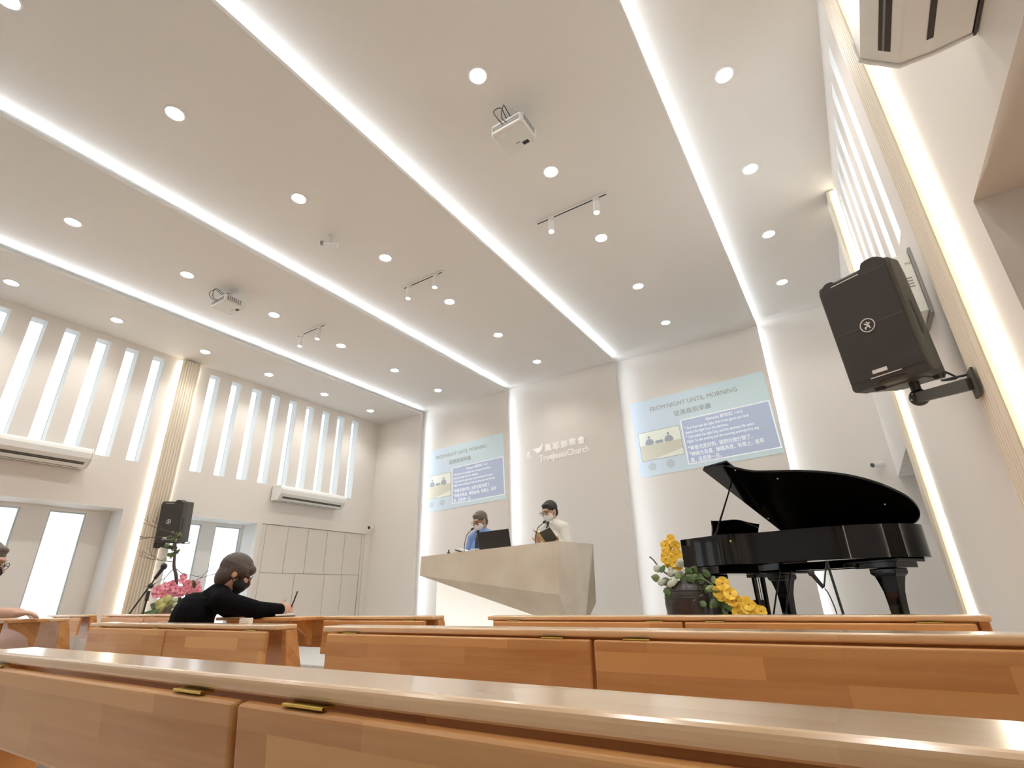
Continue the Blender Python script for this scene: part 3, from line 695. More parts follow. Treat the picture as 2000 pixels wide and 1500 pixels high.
# lid, hinged on the far straight side; the front flap is folded back over it
LA = math.radians(28)
cl = [(a, b) for a, b in curve]
lid = [(.30, -.015), (.47, -.015)] + [(a + .012, b - .012) for a, b in cl[3:-2]] + [(1.40, Wp)] + [(.30, Wp)]
lr = MB().prism([(a, b - Wp) for a, b in lid], 'z', 0, .024).build('lid', PIANO, t, bevel=.004)
lr.location = (0, Wp, z1 + .006); lr.rotation_euler = (-LA, 0, 0)
o = MB().prism([(.305, -.015 - Wp), (.60, -.015 - Wp), (.60, 0), (.305, 0)], 'z', .027, .049).build('front_flap', PIANO, lr, bevel=.004)
for a, b in ((.34, -.5), (.34, -1.1), (.62, -1.36), (.9, -1.1), (1.5, -.45)): MB().ell((a, b + .04, -.003), (.008, .008, .006), None, 10, 6).build('rubber_button', TRIM, lr)
a = V((.40, .055, z1 - .01)); d = .93; b = V((.42, Wp - d * 1.0 * math.cos(LA) - .0, z1 + .006 + d * math.sin(LA)))
b = V((.40, Wp - 1.12 * math.cos(LA), z1 + 1.12 * math.sin(LA) + .004)); MB().cyl(a, b, .011, .007, 10).build('lid_prop', PIANO, t)
# legs
def pleg(x, y):
    g = MB(); prof = [(.105, 0), (.105, -.03), (.085, -.045), (.075, -.075), (.060, -.13), (.054, -.2), (.048, -.35), (.042, -.50)]
    top = z0 - .076; end = .075; hgt = top - end
    mb = MB(); vs = []; fs = []
    for r, zz in prof:
        zq = top + zz * hgt / .50; vs += [(x - r, y - r, zq), (x + r, y - r, zq), (x + r, y + r, zq), (x - r, y + r, zq)]
    for i in range(len(prof) - 1):
        for j in range(4): fs.append((i * 4 + j, i * 4 + (j + 1) % 4, i * 4 + 4 + (j + 1) % 4, i * 4 + 4 + j))
    fs += [(0, 1, 2, 3), tuple(len(vs) - 4 + q for q in range(4))]
    o = mb.add(vs, fs).build('leg', PIANO, t, bevel=.008)
    MB().cyl((x, y, .045), (x, y, .0745), .03).build('ferrule', BRASS, o)
    MB().cyl((x - .012, y, .031), (x + .012, y, .031), .03, None, 16).build('caster', BRASS, o)
pleg(.19, .17); pleg(.19, Wp - .17); pleg(1.40, 1.0)
MB().box(1.22, 1.56, .82, 1.18, z0 - .075, z0 - .001).build('leg_block', PIANO, t, bevel=.006)
MB().box(1.16, 1.60, .78, 1.24, z0 - .03, z0 - .0005).build('leg_block', PIANO, t, bevel=.006)
ly = MB().box(.25, .36, .60, .82, z0 - .11, z0 - .076).build('pedal_lyre', PIANO, t, bevel=.004)
for y in (.64, .78): MB().cyl((.30, y, z0 - .11), (.30, y + (.71 - y) * .2, .16), .022, .018).build('lyre_post', PIANO, ly)
for y in (.68, .71, .74): MB().cyl((.30, y, z0 - .11), (.30, y, .15), .004).build('pedal_rod', PIANO, ly)
MB().box(.24, .38, .60, .82, .08, .16).build('lyre_box', PIANO, ly, bevel=.006)
for y in (.66, .71, .76): MB().box(.12, .25, y - .013, y + .013, .095, .105).build('pedal', BRASS, ly, bevel=.003)
for y in (.62, .80): MB().cyl((.34, y, .14), (.62, y, z0 - .06), .008).build('brace', PIANO, ly)
MB().ell((.62, -.004, z0 + .20), (.010, .005, .010), None, 10, 6).build('brass_lock', BRASS, t)
MB().ell((1.13, .36, z0 + .21), (.010, .010, .010), None, 10, 6).build('brass_lock', BRASS, t)

# bench
t = thing('piano_bench', 'black upholstered piano bench before the keyboard behind the vase', 'bench', (-1.10, 5.56, STAGE), (0, 0, math.radians(61.6)))
MB().box(-.30, .30, -.17, .17, .43, .50).build('cushion', FELT, t, bevel=.025, seg=3)
MB().box(-.28, .28, -.15, .15, .37, .429).build('apron', PIANO, t)
for x in (-.25, .25):
    for y in (-.12, .12): MB().box(x - .022, x + .022, y - .022, y + .022, 0, .3695).build('leg', PIANO, t)
for x in (-.25, .25): MB().box(x - .012, x + .012, -.0975, .0975, .12, .15).build('stretcher', PIANO, t)

# microphone on a low boom stand beside the piano
t = thing('microphone_stand', 'black microphone on a low boom stand under the piano rim', 'microphone stand', (-.165, 4.62, STAGE))
for a in (30, 150, 270):
    MB().cyl((0, 0, .10), (.20 * math.cos(math.radians(a)), .20 * math.sin(math.radians(a)), .008), .008).build('leg', BLK, t)
MB().cyl((0, 0, .08), (-.045, 0, .775), .009).build('pole', BLK, t)
MB().ell((.0, 0, .30), (.014, .014, .02)).build('clamp', BLK, t)
MB().cyl((-.045, 0, .775), (-.10, 0, .60), .006).build('boom', BLK, t)
m_ = MB().cyl((-.105, 0, .59), (-.155, -.01, .68), .013, .016).build('microphone', BLK, t)
MB().ell((-.162, -.011, .695), (.024, .024, .027), None, 14, 9).build('grille_ball', BLK, m_, smooth=True)
MB().tube(smooth_open([(-.10, 0, .585), (-.08, 0, .54), (-.06, -.01, .40), (-.075, .0, .2), (-.07, .02, .02), (.02, .05, .006)], 6), .0045, 6).build('cable', CABLE, t, smooth=True)

# ------------------------------------------------------------------ flowers
def petal_mesh(name, w, l, cup, m):
    mb = MB(); vs = []; fs = []; na, nb = 5, 5
    for i in range(na):
        for j in range(nb):
            s = i / (na - 1); q = j / (nb - 1) * 2 - 1; ww = w * math.sin(math.pi * (.12 + .80 * s)) ** .8
            vs.append((q * ww, s * l, cup * (s * s - .3 * q * q * s) + .004 * math.cos(q * 3)))
    for i in range(na - 1):
        for j in range(nb - 1): fs.append((i * nb + j, i * nb + j + 1, (i + 1) * nb + j + 1, (i + 1) * nb + j))
    me = MB().add(vs, fs).mesh(name); me.materials.append(m)
    for p in me.polygons: p.use_smooth = True
    return me
def flower_mesh(name, r, petals, m, width=.55):
    vs = []; fs = []
    for k in range(petals):
        a = 2 * math.pi * k / petals + .3; o = len(vs); na, nb = 4, 5
        for i in range(na):
            for j in range(nb):
                s = .1 + .9 * i / (na - 1); q = (j / (nb - 1) * 2 - 1); ww = r * width * math.sin(math.pi * (.15 + .70 * s))
                x, y, z = q * ww, s * r, .25 * r * s * s - .12 * r * q * q + (k % 2) * .004
                vs.append((x * math.cos(a) - y * math.sin(a), x * math.sin(a) + y * math.cos(a), z))
        for i in range(na - 1):
            for j in range(nb - 1): fs.append((o + i * nb + j, o + i * nb + j + 1, o + (i + 1) * nb + j + 1, o + (i + 1) * nb + j))
    me = bpy.data.meshes.new(name); me.from_pydata(vs, [], fs); me.materials.append(m)
    for p in me.polygons: p.use_smooth = True
    return me
FY = flower_mesh('flower', .046, 5, YEL, .70); FP = flower_mesh('flower', .048, 5, PINK, .52)
LF = petal_mesh('leaf', .032, .075, .012, GRN); LF2 = petal_mesh('leaf', .03, .07, .012, GRN2); LFL = petal_mesh('long_leaf', .02, .30, -.05, GRN)
HEART = MB().ell((0, 0, .008), (.010, .010, .012), None, 8, 6).mesh('heart'); HEART.materials.append(YELC)
BALLM = MB().ell((0, 0, 0), (.03, .03, .028), None, 12, 8).mesh('bloom'); BALLM.materials.append(WBLOOM)
BALL2 = MB().ell((0, 0, 0), (.05, .05, .04), None, 14, 9).mesh('bloom'); BALL2.materials.append(LIME)
for me in (BALLM, BALL2):
    for v in me.vertices: v.co *= 1 + random.uniform(-.09, .09)
    for p in me.polygons: p.use_smooth = True
def put(me, parent, loc, facing, roll=0.0, s=1.0, name=None):
    o = bpy.data.objects.new(name or me.name.split('.')[0], me); COL.objects.link(o); o.parent = parent
    x, y, d = basis(facing); R = Matrix((x, y, d)).transposed() @ Matrix.Rotation(roll, 3, 'Z')
    o.matrix_local = Matrix.LocRotScale(V(loc), R.to_quaternion(), V((s, s, s))); return o
TOCAM = V((.25, -1, -.05))
rn = random.uniform
t = thing('flower_vase', 'dark brown glazed vase with yellow orchids beside the piano', 'flower arrangement', (-1.215, 4.45, STAGE))
MB().lathe([(.10, 0), (.115, .01), (.135, .16), (.165, .38), (.178, .50), (.174, .57), (.15, .625), (.125, .645), (.128, .66), (.118, .66), (.11, .64), (.10, .60)], n=36).build('vase', POT, t, smooth=True)
for i in range(3): MB().lathe([(.176 - i * .004, .535 + i * .028), (.1795 - i * .006, .541 + i * .028), (.174 - i * .006, .547 + i * .028)], n=36).build('ridge', POT, t, smooth=True)
st1 = smooth_open([(-.02, 0, .64), (-.05, -.03, .75), (-.075, -.03, .86), (-.06, -.02, .97)], 5)
st2 = smooth_open([(.03, -.03, .64), (.14, -.08, .68), (.24, -.10, .62), (.36, -.10, .52), (.47, -.10, .43), (.52, -.1, .40)], 6)
for s in (st1, st2): MB().tube(s, .005, 6).build('stem', GRN2, t, smooth=True)
for i in range(14):
    p = V(st1[6 + i % 10]) + V((rn(-.05, .05), rn(-.05, 0), rn(-.02, .03)))
    f = put(FY, t, p, TOCAM + V((rn(-.5, .5), 0, rn(-.3, .5))), rn(0, 6), rn(.8, 1.05)); put(HEART, f, (0, 0, 0), (0, 0, 1), 0, .55)
for i in range(24):
    k = 14 + int(i / 24 * (len(st2) - 15)); p = V(st2[min(k, len(st2) - 1)]) + V((rn(-.035, .035), rn(-.06, 0), rn(-.035, .05)))
    f = put(FY, t, p, TOCAM + V((rn(-.5, .5), 0, rn(-.2, .7))), rn(0, 6), rn(.85, 1.1)); put(HEART, f, (0, 0, 0), (0, 0, 1), 0, .55)
for i in range(13):
    put(BALLM, t, (rn(-.20, .04), rn(-.14, -.02), .70 + rn(-.06, .11)), (rn(-1, 1), -1, rn(0, 1)), 0, rn(.7, 1.05), 'white_bloom')
for i in range(64):
    a = rn(0, 1) ** .7; p = V((-.20 + .50 * a, rn(-.15, .02), .66 + rn(-.13, .10) - .06 * a))
    put(LF if i % 3 else LF2, t, p, (rn(-.6, .6), -1, rn(-.2, .8)), rn(0, 6.3), rn(.7, 1.15))
for i in range(6): put(LF, t, (.30 + rn(-.03, .05), -.1 + rn(-.03, .03), .50 - i * .035), (rn(-.6, .6), -1, .2), rn(2.5, 3.8), rn(.7, 1.0))
MB().tube(smooth_open([(-.10, -.04, .70), (-.17, -.05, .76), (-.22, -.05, .83), (-.25, -.05, .86)], 4), [.006] * 12 + [.009], 6).build('twig', BARK, t)

# pink arrangement on a pedestal at the left windows
px, py = -6.42, 3.12
t = thing('pedestal', 'pale square pedestal carrying the pink flower arrangement', 'pedestal', (px, py, 0))
MB().box(-.17, .17, -.17, .17, 0, .05).build('plinth', WHITE, t, bevel=.004); MB().box(-.15, .15, -.15, .15, .0505, .70).build('shaft', WHITE, t, bevel=.004); MB().box(-.17, .17, -.17, .17, .7005, .72).build('top', WHITE, t, bevel=.004)
t = thing('pink_flower_arrangement', 'pink orchids and lime hydrangeas with tall bare branches at left', 'flower arrangement', (px, py, .7205))
MB().box(-.14, .14, -.12, .12, 0, .20).build('planter', mat('planter_olive', (.10, .09, .06), .6), t, bevel=.008)
def F2(dx, dz): # offsets along the picture: dx to the right (mostly +y), dz up
    return V((dx * .42, dx * .9, dz))
pk = [(-.11, .36), (-.06, .40), (-.02, .36), (.03, .38), (-.16, .33), (.0, .31), (.10, .47), (.14, .43), (.18, .40), (.12, .36), (.17, .34), (.06, .33), (.08, .50), (.21, .36), (-.08, .33), (-.13, .37), (.0, .42), (-.05, .31), (.14, .38), (.20, .42), (.10, .42), (.05, .36)]
for a, b in pk:
    p = F2(a, b) + V((rn(.02, .07), rn(-.08, -.02), 0)); f = put(FP, t, p, V((.8, -.55, .1)) + V((rn(-.3, .3), rn(-.3, .3), rn(-.3, .5))), rn(0, 6), rn(.85, 1.1)); put(HEART, f, (0, 0, 0), (0, 0, 1), 0, .8)
for a, b in [(-.10, .24), (-.05, .27), (.0, .23), (-.08, .20), (.14, .25), (.18, .23), (.10, .22)]: put(BALL2, t, F2(a, b) + V((.06, -.05, 0)), (1, -1, .3), 0, rn(.9, 1.2), 'lime_bloom')
for a, b in [(.04, .27), (.05, .22), (.03, .17), (.07, .15), (.06, .11), (.09, .18), (.10, .13), (.05, .07)]: put(BALLM, t, F2(a, b) + V((.11, -.09, 0)), (1, -1, .3), 0, rn(.8, 1.1), 'white_bloom')
for i in range(22): put(LF, t, F2(rn(-.2, .25), rn(.12, .40)) + V((rn(-.03, .05), rn(-.06, .02), 0)), (rn(0, 1), -1, rn(-.2, .8)), rn(0, 6.3), rn(.8, 1.3))
for i in range(4): put(LFL, t, F2(-.10, .16) + V((.10, -.06, .02)), (.5, -.6, .6), 1.9 + i * .12, 1.0)
trunk = [F2(.02, .2), F2(-.02, .48), F2(-.07, .62), F2(-.09, .78), F2(-.12, .98)]
MB().tube(smooth_open([tuple(p) for p in trunk], 5), [.022 - .0006 * i for i in range(21)], 8).build('trunk', BARK, t, smooth=True)
def twig(p, d, l, r, depth, mb):
    q = V(p) + V(d).normalized() * l; mb.cyl(p, q, r, r * .7, 5)
    if depth:
        for s in (-1, 1):
            dd = V(d).normalized() + F2(s * rn(.3, .6), rn(-.15, .35)); twig(q, dd, l * rn(.6, .85), r * .7, depth - 1, mb)
for p0, d in ((F2(-.12, .96), F2(-.9, .28)), (F2(-.12, .93), F2(-1.0, -.05)), (F2(-.09, .62), F2(.7, -.5)), (F2(-.09, .66), F2(-.8, .1)), (F2(-.06, .60), F2(-.6, -.9)), (F2(.1, .42), F2(.8, .5))):
    mb = MB(); twig(p0, d, .13, .005, 3, mb); mb.build('branch', BARK, t)
for i in range(26):
    a = rn(0, 1); put(LF2 if i % 2 else LF, t, F2(-.11 + rn(-.06, .05), .70 + .28 * a), (rn(0, 1), -1, rn(-.3, .7)), rn(0, 6.3), rn(.5, .8))

t = thing('vocal_microphone_stand', 'black vocal microphone on a straight stand beside the pink flowers', 'microphone stand', (-6.45, 2.83, 0))
for a in (20, 140, 260): MB().cyl((0, 0, .10), (.10 * math.cos(math.radians(a)), .10 * math.sin(math.radians(a)), .01), .008).build('leg', BLK, t)
MB().cyl((0, 0, .08), (0.02, .02, 1.03), .010).build('pole', BLK, t)
MB().cyl((.02, .02, .98), (.02, .02, 1.08), .018).build('clutch', BLK, t)
MB().ell((.025, .025, 1.13), (.028, .028, .028), None, 12, 8).build('boom_joint', BLK, t, smooth=True)
MB().cyl((-.08, -.10, .80), (.06, .07, 1.27), .008).build('boom', BLK, t)
m_ = MB().cyl((.035, .045, 1.20), (.065, .085, 1.30), .016, .020).build('microphone', BLK, t)
MB().ell((.071, .092, 1.325), (.033, .033, .036), None, 14, 9).build('grille_ball', BLK, m_, smooth=True)

# ------------------------------------------------------------------ pews
def pew(lab, x0, x1, yn, zt=.851, gap=None, up=(), leaf_h=.19, swing=0.0, seat=.50, depth=.105, end_leg=True):
    t = thing('pew', lab, 'pew', (x0, yn, 0), group='rubberwood pews'); L = x1 - x0
    MB().box(0, L, 0, depth, zt - .020, zt).build('top_rail', BEECHP, t, bevel=.007, seg=3)
    # leaning back board under the far edge of the rail
    zb = .655
    MB().prism([(depth - .026, zt - .0205), (depth - .004, zt - .0205), (depth + .056, zb), (depth + .034, zb)], 'x', .012, L - .012).build('backrest', BEECH, t, bevel=.004)
    g = L / 2 if gap is None else gap - x0
    for i, (a, b) in enumerate(((.045, g - .005), (g + .005, L - .045))):
        if i in up:
            o = MB().prism([(a, 0), (b, 0), (b, -leaf_h), (b - .03, -leaf_h - .012), (a + .03, -leaf_h - .012), (a, -leaf_h)], 'z', -.020, 0).build('leaf', BEECH, t, bevel=.005); o.location = (0, -.004, zt)
            for x in (a + .10, b - .10):
                br = [(-.004, zt - .022), (-.17, zt - .022), (-.16, zt - .05), (-.10, zt - .075), (-.05, zt - .11), (-.03, zt - .16), (-.006, zt - .165)]
                MB().prism(br, 'x', x - .011, x + .011).build('leaf_bracket', BEECH, t, bevel=.003)
        else:
            o = MB().box(a, b, -.020, 0, -leaf_h, 0).build('leaf', BEECH, t, bevel=.006, seg=3); o.location = (0, .006, zt - .025); o.rotation_euler = (swing, 0, 0)
            for x in (a + .12, b - .12):
                h = MB().box(x - .036, x + .036, -.008, .010, zt - .0240, zt - .0208).cyl((x - .036, -.008, zt - .0225), (x + .036, -.008, zt - .0225), .0018, None, 8).build('hinge', BRASS, t)
    MB().box(.03, L - .03, depth + .05, depth + .05 + seat, .415, .44).build('seat', BEECH, t, bevel=.006)
    for x in (0.0, L - .032):
        e = MB().prism([(depth + .0, zt - .0205), (depth + .0575, zb - .03), (depth + .06, .36), (depth + seat, .36), (depth + seat + .03, 0), (depth + seat - .03, 0), (depth + seat - .06, .31), (depth + .07, .31), (depth + .02, 0), (depth - .04, 0), (depth + .0, .45), (depth - .055, zt - .0205)], 'x', x + .001, x + .031)
        e.build('end_frame', BEECH, t, bevel=.004)
    for y, z in ((depth + .02, .18), (depth + seat - .04, .2)):
        MB().cyl((.033, y, z), (L - .033, y, z), .013, None, 10).build('stretcher', BEECH, t)
    return t
pew('nearest wooden pew with a glossy rail across the foreground', -1.76, .46, .452, gap=-.70, swing=.10, leaf_h=.135)
pew('second wooden pew in front of the camera, right of the aisle', -1.80, .47, 1.44, gap=-.665)
pew('wooden pew directly in front of the piano and pulpit', -1.68, .315, 2.365, gap=-.675)
pew('wooden pew behind the man in black, left of the aisle', -3.92, -2.12, 1.46, gap=-2.99)
pew('wooden pew with raised desk leaf where the man in black writes', -3.92, -2.06, 2.38, gap=-2.965, up=(0,))
pew('wooden pew at the far left with the masked man resting his arms', -6.28, -4.43, 1.43, zt=.875, up=(0, 1))
pew('wooden pew whose seat carries the masked man at the far left', -6.28, -4.43, .34, zt=.875)
pew('wooden pew at left in front of the pink flowers', -6.18, -4.44, 2.38, zt=.868)
pew('short wooden pew tucked into the left window niche', -7.26, -6.34, 2.30, zt=.868, seat=.16, leaf_h=.15)

# notebook and pen, small white block
t = thing('notebook', 'white open notebook on the raised desk leaf under the pen', 'notebook', (-3.29, 2.31, .8515), (0, 0, -.5))
MB().box(-.09, .09, -.06, .06, 0, .006).build('cover', BOOKB, t); MB().box(-.087, .087, -.057, .057, .0062, .016).build('pages', PAPER, t)
o = MB().box(-.024, .024, -.016, .016, 0, .024).build('folded_paper', PAPER, bevel=.002); o.location = (-2.43, 1.515, .8515); o.rotation_euler = (0, 0, .4)
tag(o, 'small white folded paper standing on the pew rail by the man in black', 'paper')

# ------------------------------------------------------------------ people
def axes(f, u=(0, 0, 1)):
    f = V(f).normalized(); u = V(u); s = f.cross(u).normalized(); u = s.cross(f).normalized(); return s, f, u   # right, forward, up
def hand(mb, w, d, n, th, curl=.5, k=1.0):
    """w wrist, d finger direction, n back of the hand, th towards the thumb"""
    d = V(d).normalized(); n = V(n); n = (n - d * n.dot(d)).normalized(); s = d.cross(n); s = s if s.dot(V(th)) > 0 else -s; w = V(w)
    R = Matrix((s, d, n)).transposed()
    mb.ell(w + d * .045 * k, (.038 * k, .050 * k, .017 * k), R, 12, 8); mb.cap(w - d * .02, w + d * .03 * k, .024 * k, .022 * k, 10)
    for i, ln in enumerate((.92, 1.0, .95, .76)):
        b = w + d * .080 * k + s * (.027 - .018 * i) * k; a = 0.15
        for j, sl in enumerate((.040, .026, .021)):
            a += curl * (.35 if j == 0 else .6); e = b + (d * math.cos(a) - n * math.sin(a)) * sl * ln * k
            mb.cap(b, e, (.0090 - .0008 * j) * k, (.0084 - .0008 * j) * k, 8); b = e
    b = w + d * .022 * k + s * .026 * k; e = b + (d * .55 + s * .75 - n * .15).normalized() * .042 * k; mb.cap(b, e, .012 * k, .010 * k, 8)
    e2 = e + (d * .85 + s * .25 - n * .35).normalized() * .032 * k; mb.cap(e, e2, .010 * k, .008 * k, 8)
def person(label, H, hf, hu, tf, J, skin, hair_m, shirt_m, mask_m, hands, hair='short', tie=False, collar=None, sleeves='long', eyes=True, group=None):
    t = thing('person', label, 'person', (0, 0, 0)); H = V(H)
    s, f, u = axes(hf, hu); Rh = Matrix((s, f, u)).transposed()
    ts, tfw, tu = axes(tf); Rt = Matrix((ts, tfw, tu)).transposed()
    P = {k: V(v) for k, v in J.items()}
    def torso(mb, g):
        mb.ell(P['pelvis'], (.165 + g, .125 + g, .12 + g), Rt); mb.ell(P['pelvis'].lerp(P['chest'], .5), (.150 + g, .115 + g, .15 + g), Rt)
        mb.ell(P['chest'], (.168 + g, .118 + g, .15 + g), Rt); mb.cap(P['shR'], P['shL'], .058 + g, None, 12)
        mb.cap(P['neck'].lerp(P['shR'], .25), P['shR'], .052 + g, .058 + g); mb.cap(P['neck'].lerp(P['shL'], .25), P['shL'], .052 + g, .058 + g)
        mb.cap(P['chest'], P['neck'] - tu * .03, .10 + g, .062 + g)
    def arms(mb, g):
        for q in 'RL':
            if g and sleeves == 'short': mb.cap(P['sh' + q], P['sh' + q].lerp(P['el' + q], .6), .052 + g, .047 + g * 1.3); continue
            mb.cap(P['sh' + q], P['el' + q], .052 + g, .043 + g); mb.cap(P['el' + q], P['wr' + q], .042 + g, .028 + g)
    b = MB(); torso(b, 0); arms(b, 0)
    b.cap(P['neck'] - tu * .05, H - u * .06 - f * .02, .056, .052)
    b.ell(H + u * .02 - f * .012, (.074, .093, .098), Rh); b.ell(H + f * .028 - u * .048, (.058, .060, .066), Rh); b.ell(H + f * .056 - u * .092, (.028, .024, .022), Rh)
    b.cap(H + f * .084 + u * .01, H + f * .106 - u * .026, .009, .014); b.ell(H + f * .075 + u * .032, (.05, .018, .012), Rh)
    b.ell(H + f * .086 - u * .058, (.024, .012, .008), Rh)
    for q in (-1, 1): b.ell(H + s * q * .077 - f * .006 - u * .008, (.011, .020, .031), Rh); b.ell(H + s * q * .033 + f * .074 - u * .02, (.022, .02, .02), Rh)
    if 'knR' in P:
        for q in 'RL':
            b.cap(P['hip' + q], P['kn' + q], .080, .058); b.cap(P['kn' + q], P['an' + q], .056, .038); b.cap(P['an' + q] + V((0, 0, -.03)), P['an' + q] + tfw * .15 + V((0, 0, -.045)), .036, .030)
    for q, (d, n, th, cu) in hands.items(): hand(b, P['wr' + q], d, n, th, cu, .92)
    blob('body', b, skin, t, .0065, 3)
    c = MB(); torso(c, .013); arms(c, .013)
    if collar:
        c.cap(P['neck'] - tu * .02, P['neck'] + tu * .015 - tfw * .006, .064, .060)
    sh = blob('shirt', c, shirt_m, t, .009, 4)
    if 'knR' in P:
        c = MB(); c.ell(P['pelvis'], (.178, .14, .11), Rt)
        for q in 'RL': c.cap(P['hip' + q], P['kn' + q], .095, .072); c.cap(P['kn' + q], P['an' + q], .070, .055)
        blob('trousers', c, TROUS, t, .012, 3)
        for q in 'RL': MB().cap(P['an' + q] + V((0, 0, -.035)) - tfw * .03, P['an' + q] + tfw * .16 + V((0, 0, -.048)), .046, .040).build('shoe', BLK, t, smooth=True)
    h = MB()
    if hair == 'bowl':
        h.ell(H + u * .035 - f * .018, (.092, .110, .098), Rh); h.ell(H - f * .055 - u * .03, (.078, .062, .085), Rh); h.ell(H + f * .066 + u * .052, (.066, .040, .036), Rh)
        for q in (-1, 1): h.ell(H + s * q * .070 + f * .012 + u * .03, (.024, .052, .042), Rh); h.ell(H + s * q * .066 - f * .045 - u * .02, (.022, .032, .05), Rh)
    else:
        h.ell(H + u * .042 - f * .022, (.083, .100, .088), Rh); h.ell(H - f * .055 - u * .012, (.070, .052, .075), Rh); h.ell(H + f * .036 + u * .084, (.060, .040, .024), Rh)
        for q in (-1, 1): h.ell(H + s * q * .070 - f * .015 + u * .03, (.016, .035, .035), Rh)
    blob('hair', h, hair_m, t, .007, 2)
    if mask_m:
        k = MB(); k.ell(H + f * .046 - u * .050, (.066, .062, .058), Rh); k.ell(H + f * .082 - u * .034, (.030, .034, .032), Rh); k.ell(H + f * .05 - u * .088, (.042, .040, .026), Rh)
        mk = blob('face_mask', k, mask_m, t, .006, 3)
        for q in (-1, 1):
            MB().tube([H + s * q * .064 + f * .05 - u * .035, H + s * q * .078 + f * .012 - u * .0, H + s * q * .086 - f * .010 + u * .018], .0022, 6).build('strap', mask_m, mk)
            MB().tube([H + s * q * .060 + f * .04 - u * .078, H + s * q * .076 + f * .006 - u * .05, H + s * q * .086 - f * .012 - u * .03], .0022, 6).build('strap', mask_m, mk)
    g = MB()
    for q in (-1, 1):
        cc = H + s * q * .034 + f * .101 + u * .004
        g.tube([cc + s * math.cos(a) * .026 + u * math.sin(a) * .019 for a in [i * math.pi / 8 for i in range(17)]], .0020, 5)
        g.tube([cc + s * q * .026, H + s * q * .078 + f * .07 + u * .008, H + s * q * .083 - f * .008 + u * .012], .0020, 5)
    g.tube([H - s * .009 + f * .103 + u * .006, H + s * .009 + f * .103 + u * .006], .002, 5)
    g.build('glasses', BLK, t)
    for q in (-1, 1): MB().ell(H + s * q * .033 + f * .083 + u * .002, (.013, .008, .006), Rh, 10, 6).build('eye', BLK, t)
    if tie:
        n0 = P['neck'] + tfw * .070 + tu * .0; ch = P['chest'] + tfw * .140
        R = Rt
        kn = MB().prism([(-.018, .012), (.018, .012), (.012, -.022), (-.012, -.022)], 'y', -.012, .012)
        tm = Matrix.Translation(n0) @ Rt.to_4x4(); vs = [tm @ V(p) for p in kn.v]; o = MB().add(vs, kn.f).build('tie_knot', BLK, t, bevel=.003)
        pts = [n0 - tu * .02, n0.lerp(ch, .45) + tfw * .014, ch + tfw * .0, ch - tu * .15 - tfw * .004]; ws = [.012, .020, .027, .032]; vs = []; fs = []
        for p, w in zip(pts, ws): vs += [p - ts * w, p + ts * w, p + ts * w + tfw * .006, p - ts * w + tfw * .006]
        for i in range(3):
            for j in range(4): fs.append((i * 4 + j, i * 4 + (j + 1) % 4, i * 4 + 4 + (j + 1) % 4, i * 4 + 4 + j))
        fs += [(0, 1, 2, 3), (12, 13, 14, 15)]
        MB().add(vs, fs).build('tie', BLK, t)
    if collar:
        for q in (-1, 1):
            p0 = P['neck'] + tu * .03; a = p0 + tfw * .058 + ts * q * .008; bb = p0 + ts * q * .062 - tfw * .0; cc = p0 + tfw * .078 - tu * .055 + ts * q * .040
            vs = [a, bb, cc]; vs = vs + [p + tfw * .007 + ts * q * .003 for p in vs]
            MB().add(vs, [(0, 1, 2), (3, 5, 4), (0, 3, 4, 1), (1, 4, 5, 2), (2, 5, 3, 0)]).build('collar', collar, t)
    return t

def standing(x, y, H, lean, tf):
    s, f, u = axes(tf); base = V((x, y, STAGE)); neck = V(H) - f * .035 - V((0, 0, .125)); J = {}
    J['neck'] = neck; J['chest'] = neck - V((0, 0, .20)) - f * (.02 + lean); J['pelvis'] = J['chest'] - V((0, 0, .30)) - f * lean * 1.2
    for q, k in (('R', 1), ('L', -1)):
        J['sh' + q] = neck - V((0, 0, .075)) + s * k * .165 - f * .02
        J['hip' + q] = J['pelvis'] + s * k * .085 - V((0, 0, .05)); J['an' + q] = V((J['pelvis'].x, J['pelvis'].y, STAGE + .085)) + s * k * .09
        J['kn' + q] = J['hip' + q].lerp(J['an' + q], .48) + f * .02
    return J, s, f, u
# white-shirted speaker
Hw = (-2.945, 5.42, 1.855); J, s, f, u = standing(-2.93, 5.5, Hw, .02, (-.22, -1, 0))
J['elR'] = J['shR'] + V((-.05, -.02, -.25)) + s * .03; J['elL'] = J['shL'] + V((.04, -.03, -.25)) - s * .03
J['wrR'] = V((-2.92, 5.10, 1.485)); J['wrL'] = V((-2.68, 5.08, 1.475))
person('standing man in white shirt and dark tie with white mask reading a book', Hw, (-.35, -1, -.36), (-.1, -.3, 1), (-.22, -1, 0), J, SKIN, HAIRB, SHWHT, MASKW,
       {'R': ((.25, -.8, .15), (0, 0, 1) if False else (-.3, .2, -.9), (-.4, -.2, .6), .75), 'L': ((-.2, -.8, .15), (.3, .2, -.9), (.4, -.2, .6), .75)}, tie=True, collar=SHWHT)
# blue-shirted interpreter
Hb = (-3.955, 5.42, 1.835); J, s, f, u = standing(-3.94, 5.5, Hb, .02, (-.05, -1, 0))
J['elR'] = J['shR'] + V((-.03, -.04, -.25)) + s * .03; J['elL'] = J['shL'] + V((.03, -.04, -.25)) - s * .03
J['wrR'] = V((-4.02, 5.10, 1.45)); J['wrL'] = V((-3.78, 5.03, 1.435))
person('man in blue shirt and dark tie with white mask behind the laptop', Hb, (-.30, -1, -.45), (-.1, -.4, 1), (-.05, -1, 0), J, SKIN2, HAIRG, SHBLU, MASKW,
       {'R': ((.3, -.9, -.1), (0, 0, 1), (.6, 0, 0), .35), 'L': ((.25, -.9, -.1), (0, 0, 1), (-.6, 0, 0), .35)}, tie=True, collar=SHBLU)
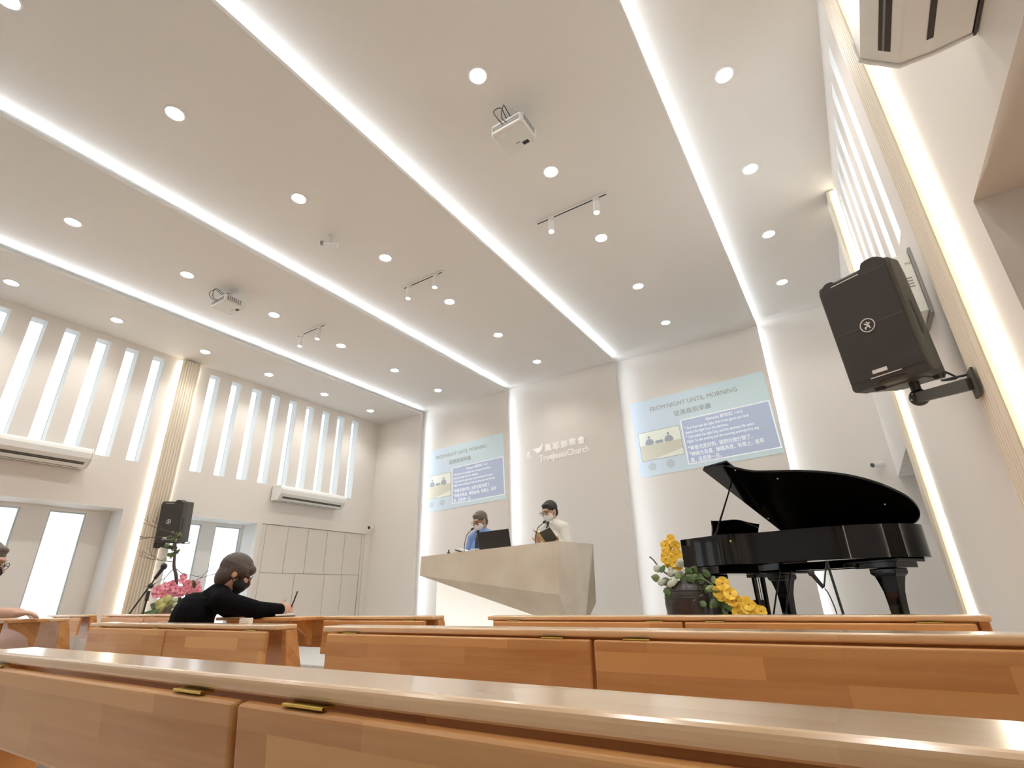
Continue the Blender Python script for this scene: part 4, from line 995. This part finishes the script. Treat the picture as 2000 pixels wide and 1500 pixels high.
# seated man writing
tf = (.42, .91, 0); s, f, u = axes(tf); neck = V((-3.63, 2.03, 1.025)); J = dict(neck=neck, chest=V((-3.69, 1.93, .85)), pelvis=V((-3.75, 1.83, .565)))
for q, k in (('R', 1), ('L', -1)):
    J['sh' + q] = neck + s * k * .155 - V((0, 0, .07)) + f * .02
    J['hip' + q] = J['pelvis'] + s * k * .09 - V((0, 0, .03)); J['kn' + q] = J['hip' + q] + V((.03, .40, .0)) - s * 0; J['an' + q] = V((J['kn' + q].x, J['kn' + q].y - .04, .09))
J['elR'] = V((-3.345, 2.145, .895)); J['wrR'] = V((-3.315, 2.285, .893)); J['elL'] = V((-3.80, 2.22, .90)); J['wrL'] = V((-3.58, 2.31, .895))
person('seated man in black sweater and black mask writing at the pew', (-3.545, 2.085, 1.122), (.50, .86, -.42), (.15, .3, 1), tf, J, SKIN, HAIRBR, SHBLK, MASKB,
       {'R': ((.05, .9, .12), (.9, 0, .3), (-.3, 0, .8), .85), 'L': ((.9, .25, -.05), (0, 0, 1), (0, -.8, 0), .4)}, hair='bowl')
o = MB().cyl((-3.325, 2.375, .874), (-3.28, 2.385, 1.005), .0045, None, 8).build('pen', BLK); tag(o, 'slim dark pen held by the man in black', 'pen')
# man at the left edge
tf = (.45, .89, 0); s, f, u = axes(tf); neck = V((-4.515, .965, 1.085)); J = dict(neck=neck, chest=V((-4.58, .85, .90)), pelvis=V((-4.65, .76, .572)))
for q, k in (('R', 1), ('L', -1)):
    J['sh' + q] = neck + s * k * .155 - V((0, 0, .075))
    J['hip' + q] = J['pelvis'] + s * k * .09 - V((0, 0, .04)); J['kn' + q] = J['hip' + q] + V((.0, .40, .0)); J['an' + q] = V((J['kn' + q].x, J['kn' + q].y - .04, .09))
J['elR'] = V((-4.42, .99, .925)); J['wrR'] = V((-4.38, 1.205, .912)); J['elL'] = V((-4.76, 1.06, .925)); J['wrL'] = V((-4.56, 1.30, .912))
person('man in mask and glasses at the far left edge resting his forearms', (-4.437, 1.026, 1.20), (.55, .83, -.25), (.1, .2, 1), tf, J, SKIN, HAIRG, SHGRY, MASKB,
       {'R': ((.05, .98, -.02), (0, 0, 1), (-.8, .4, 0), .3), 'L': ((.85, .3, -.02), (0, 0, 1), (0, -.8, 0), .3)}, sleeves='short')
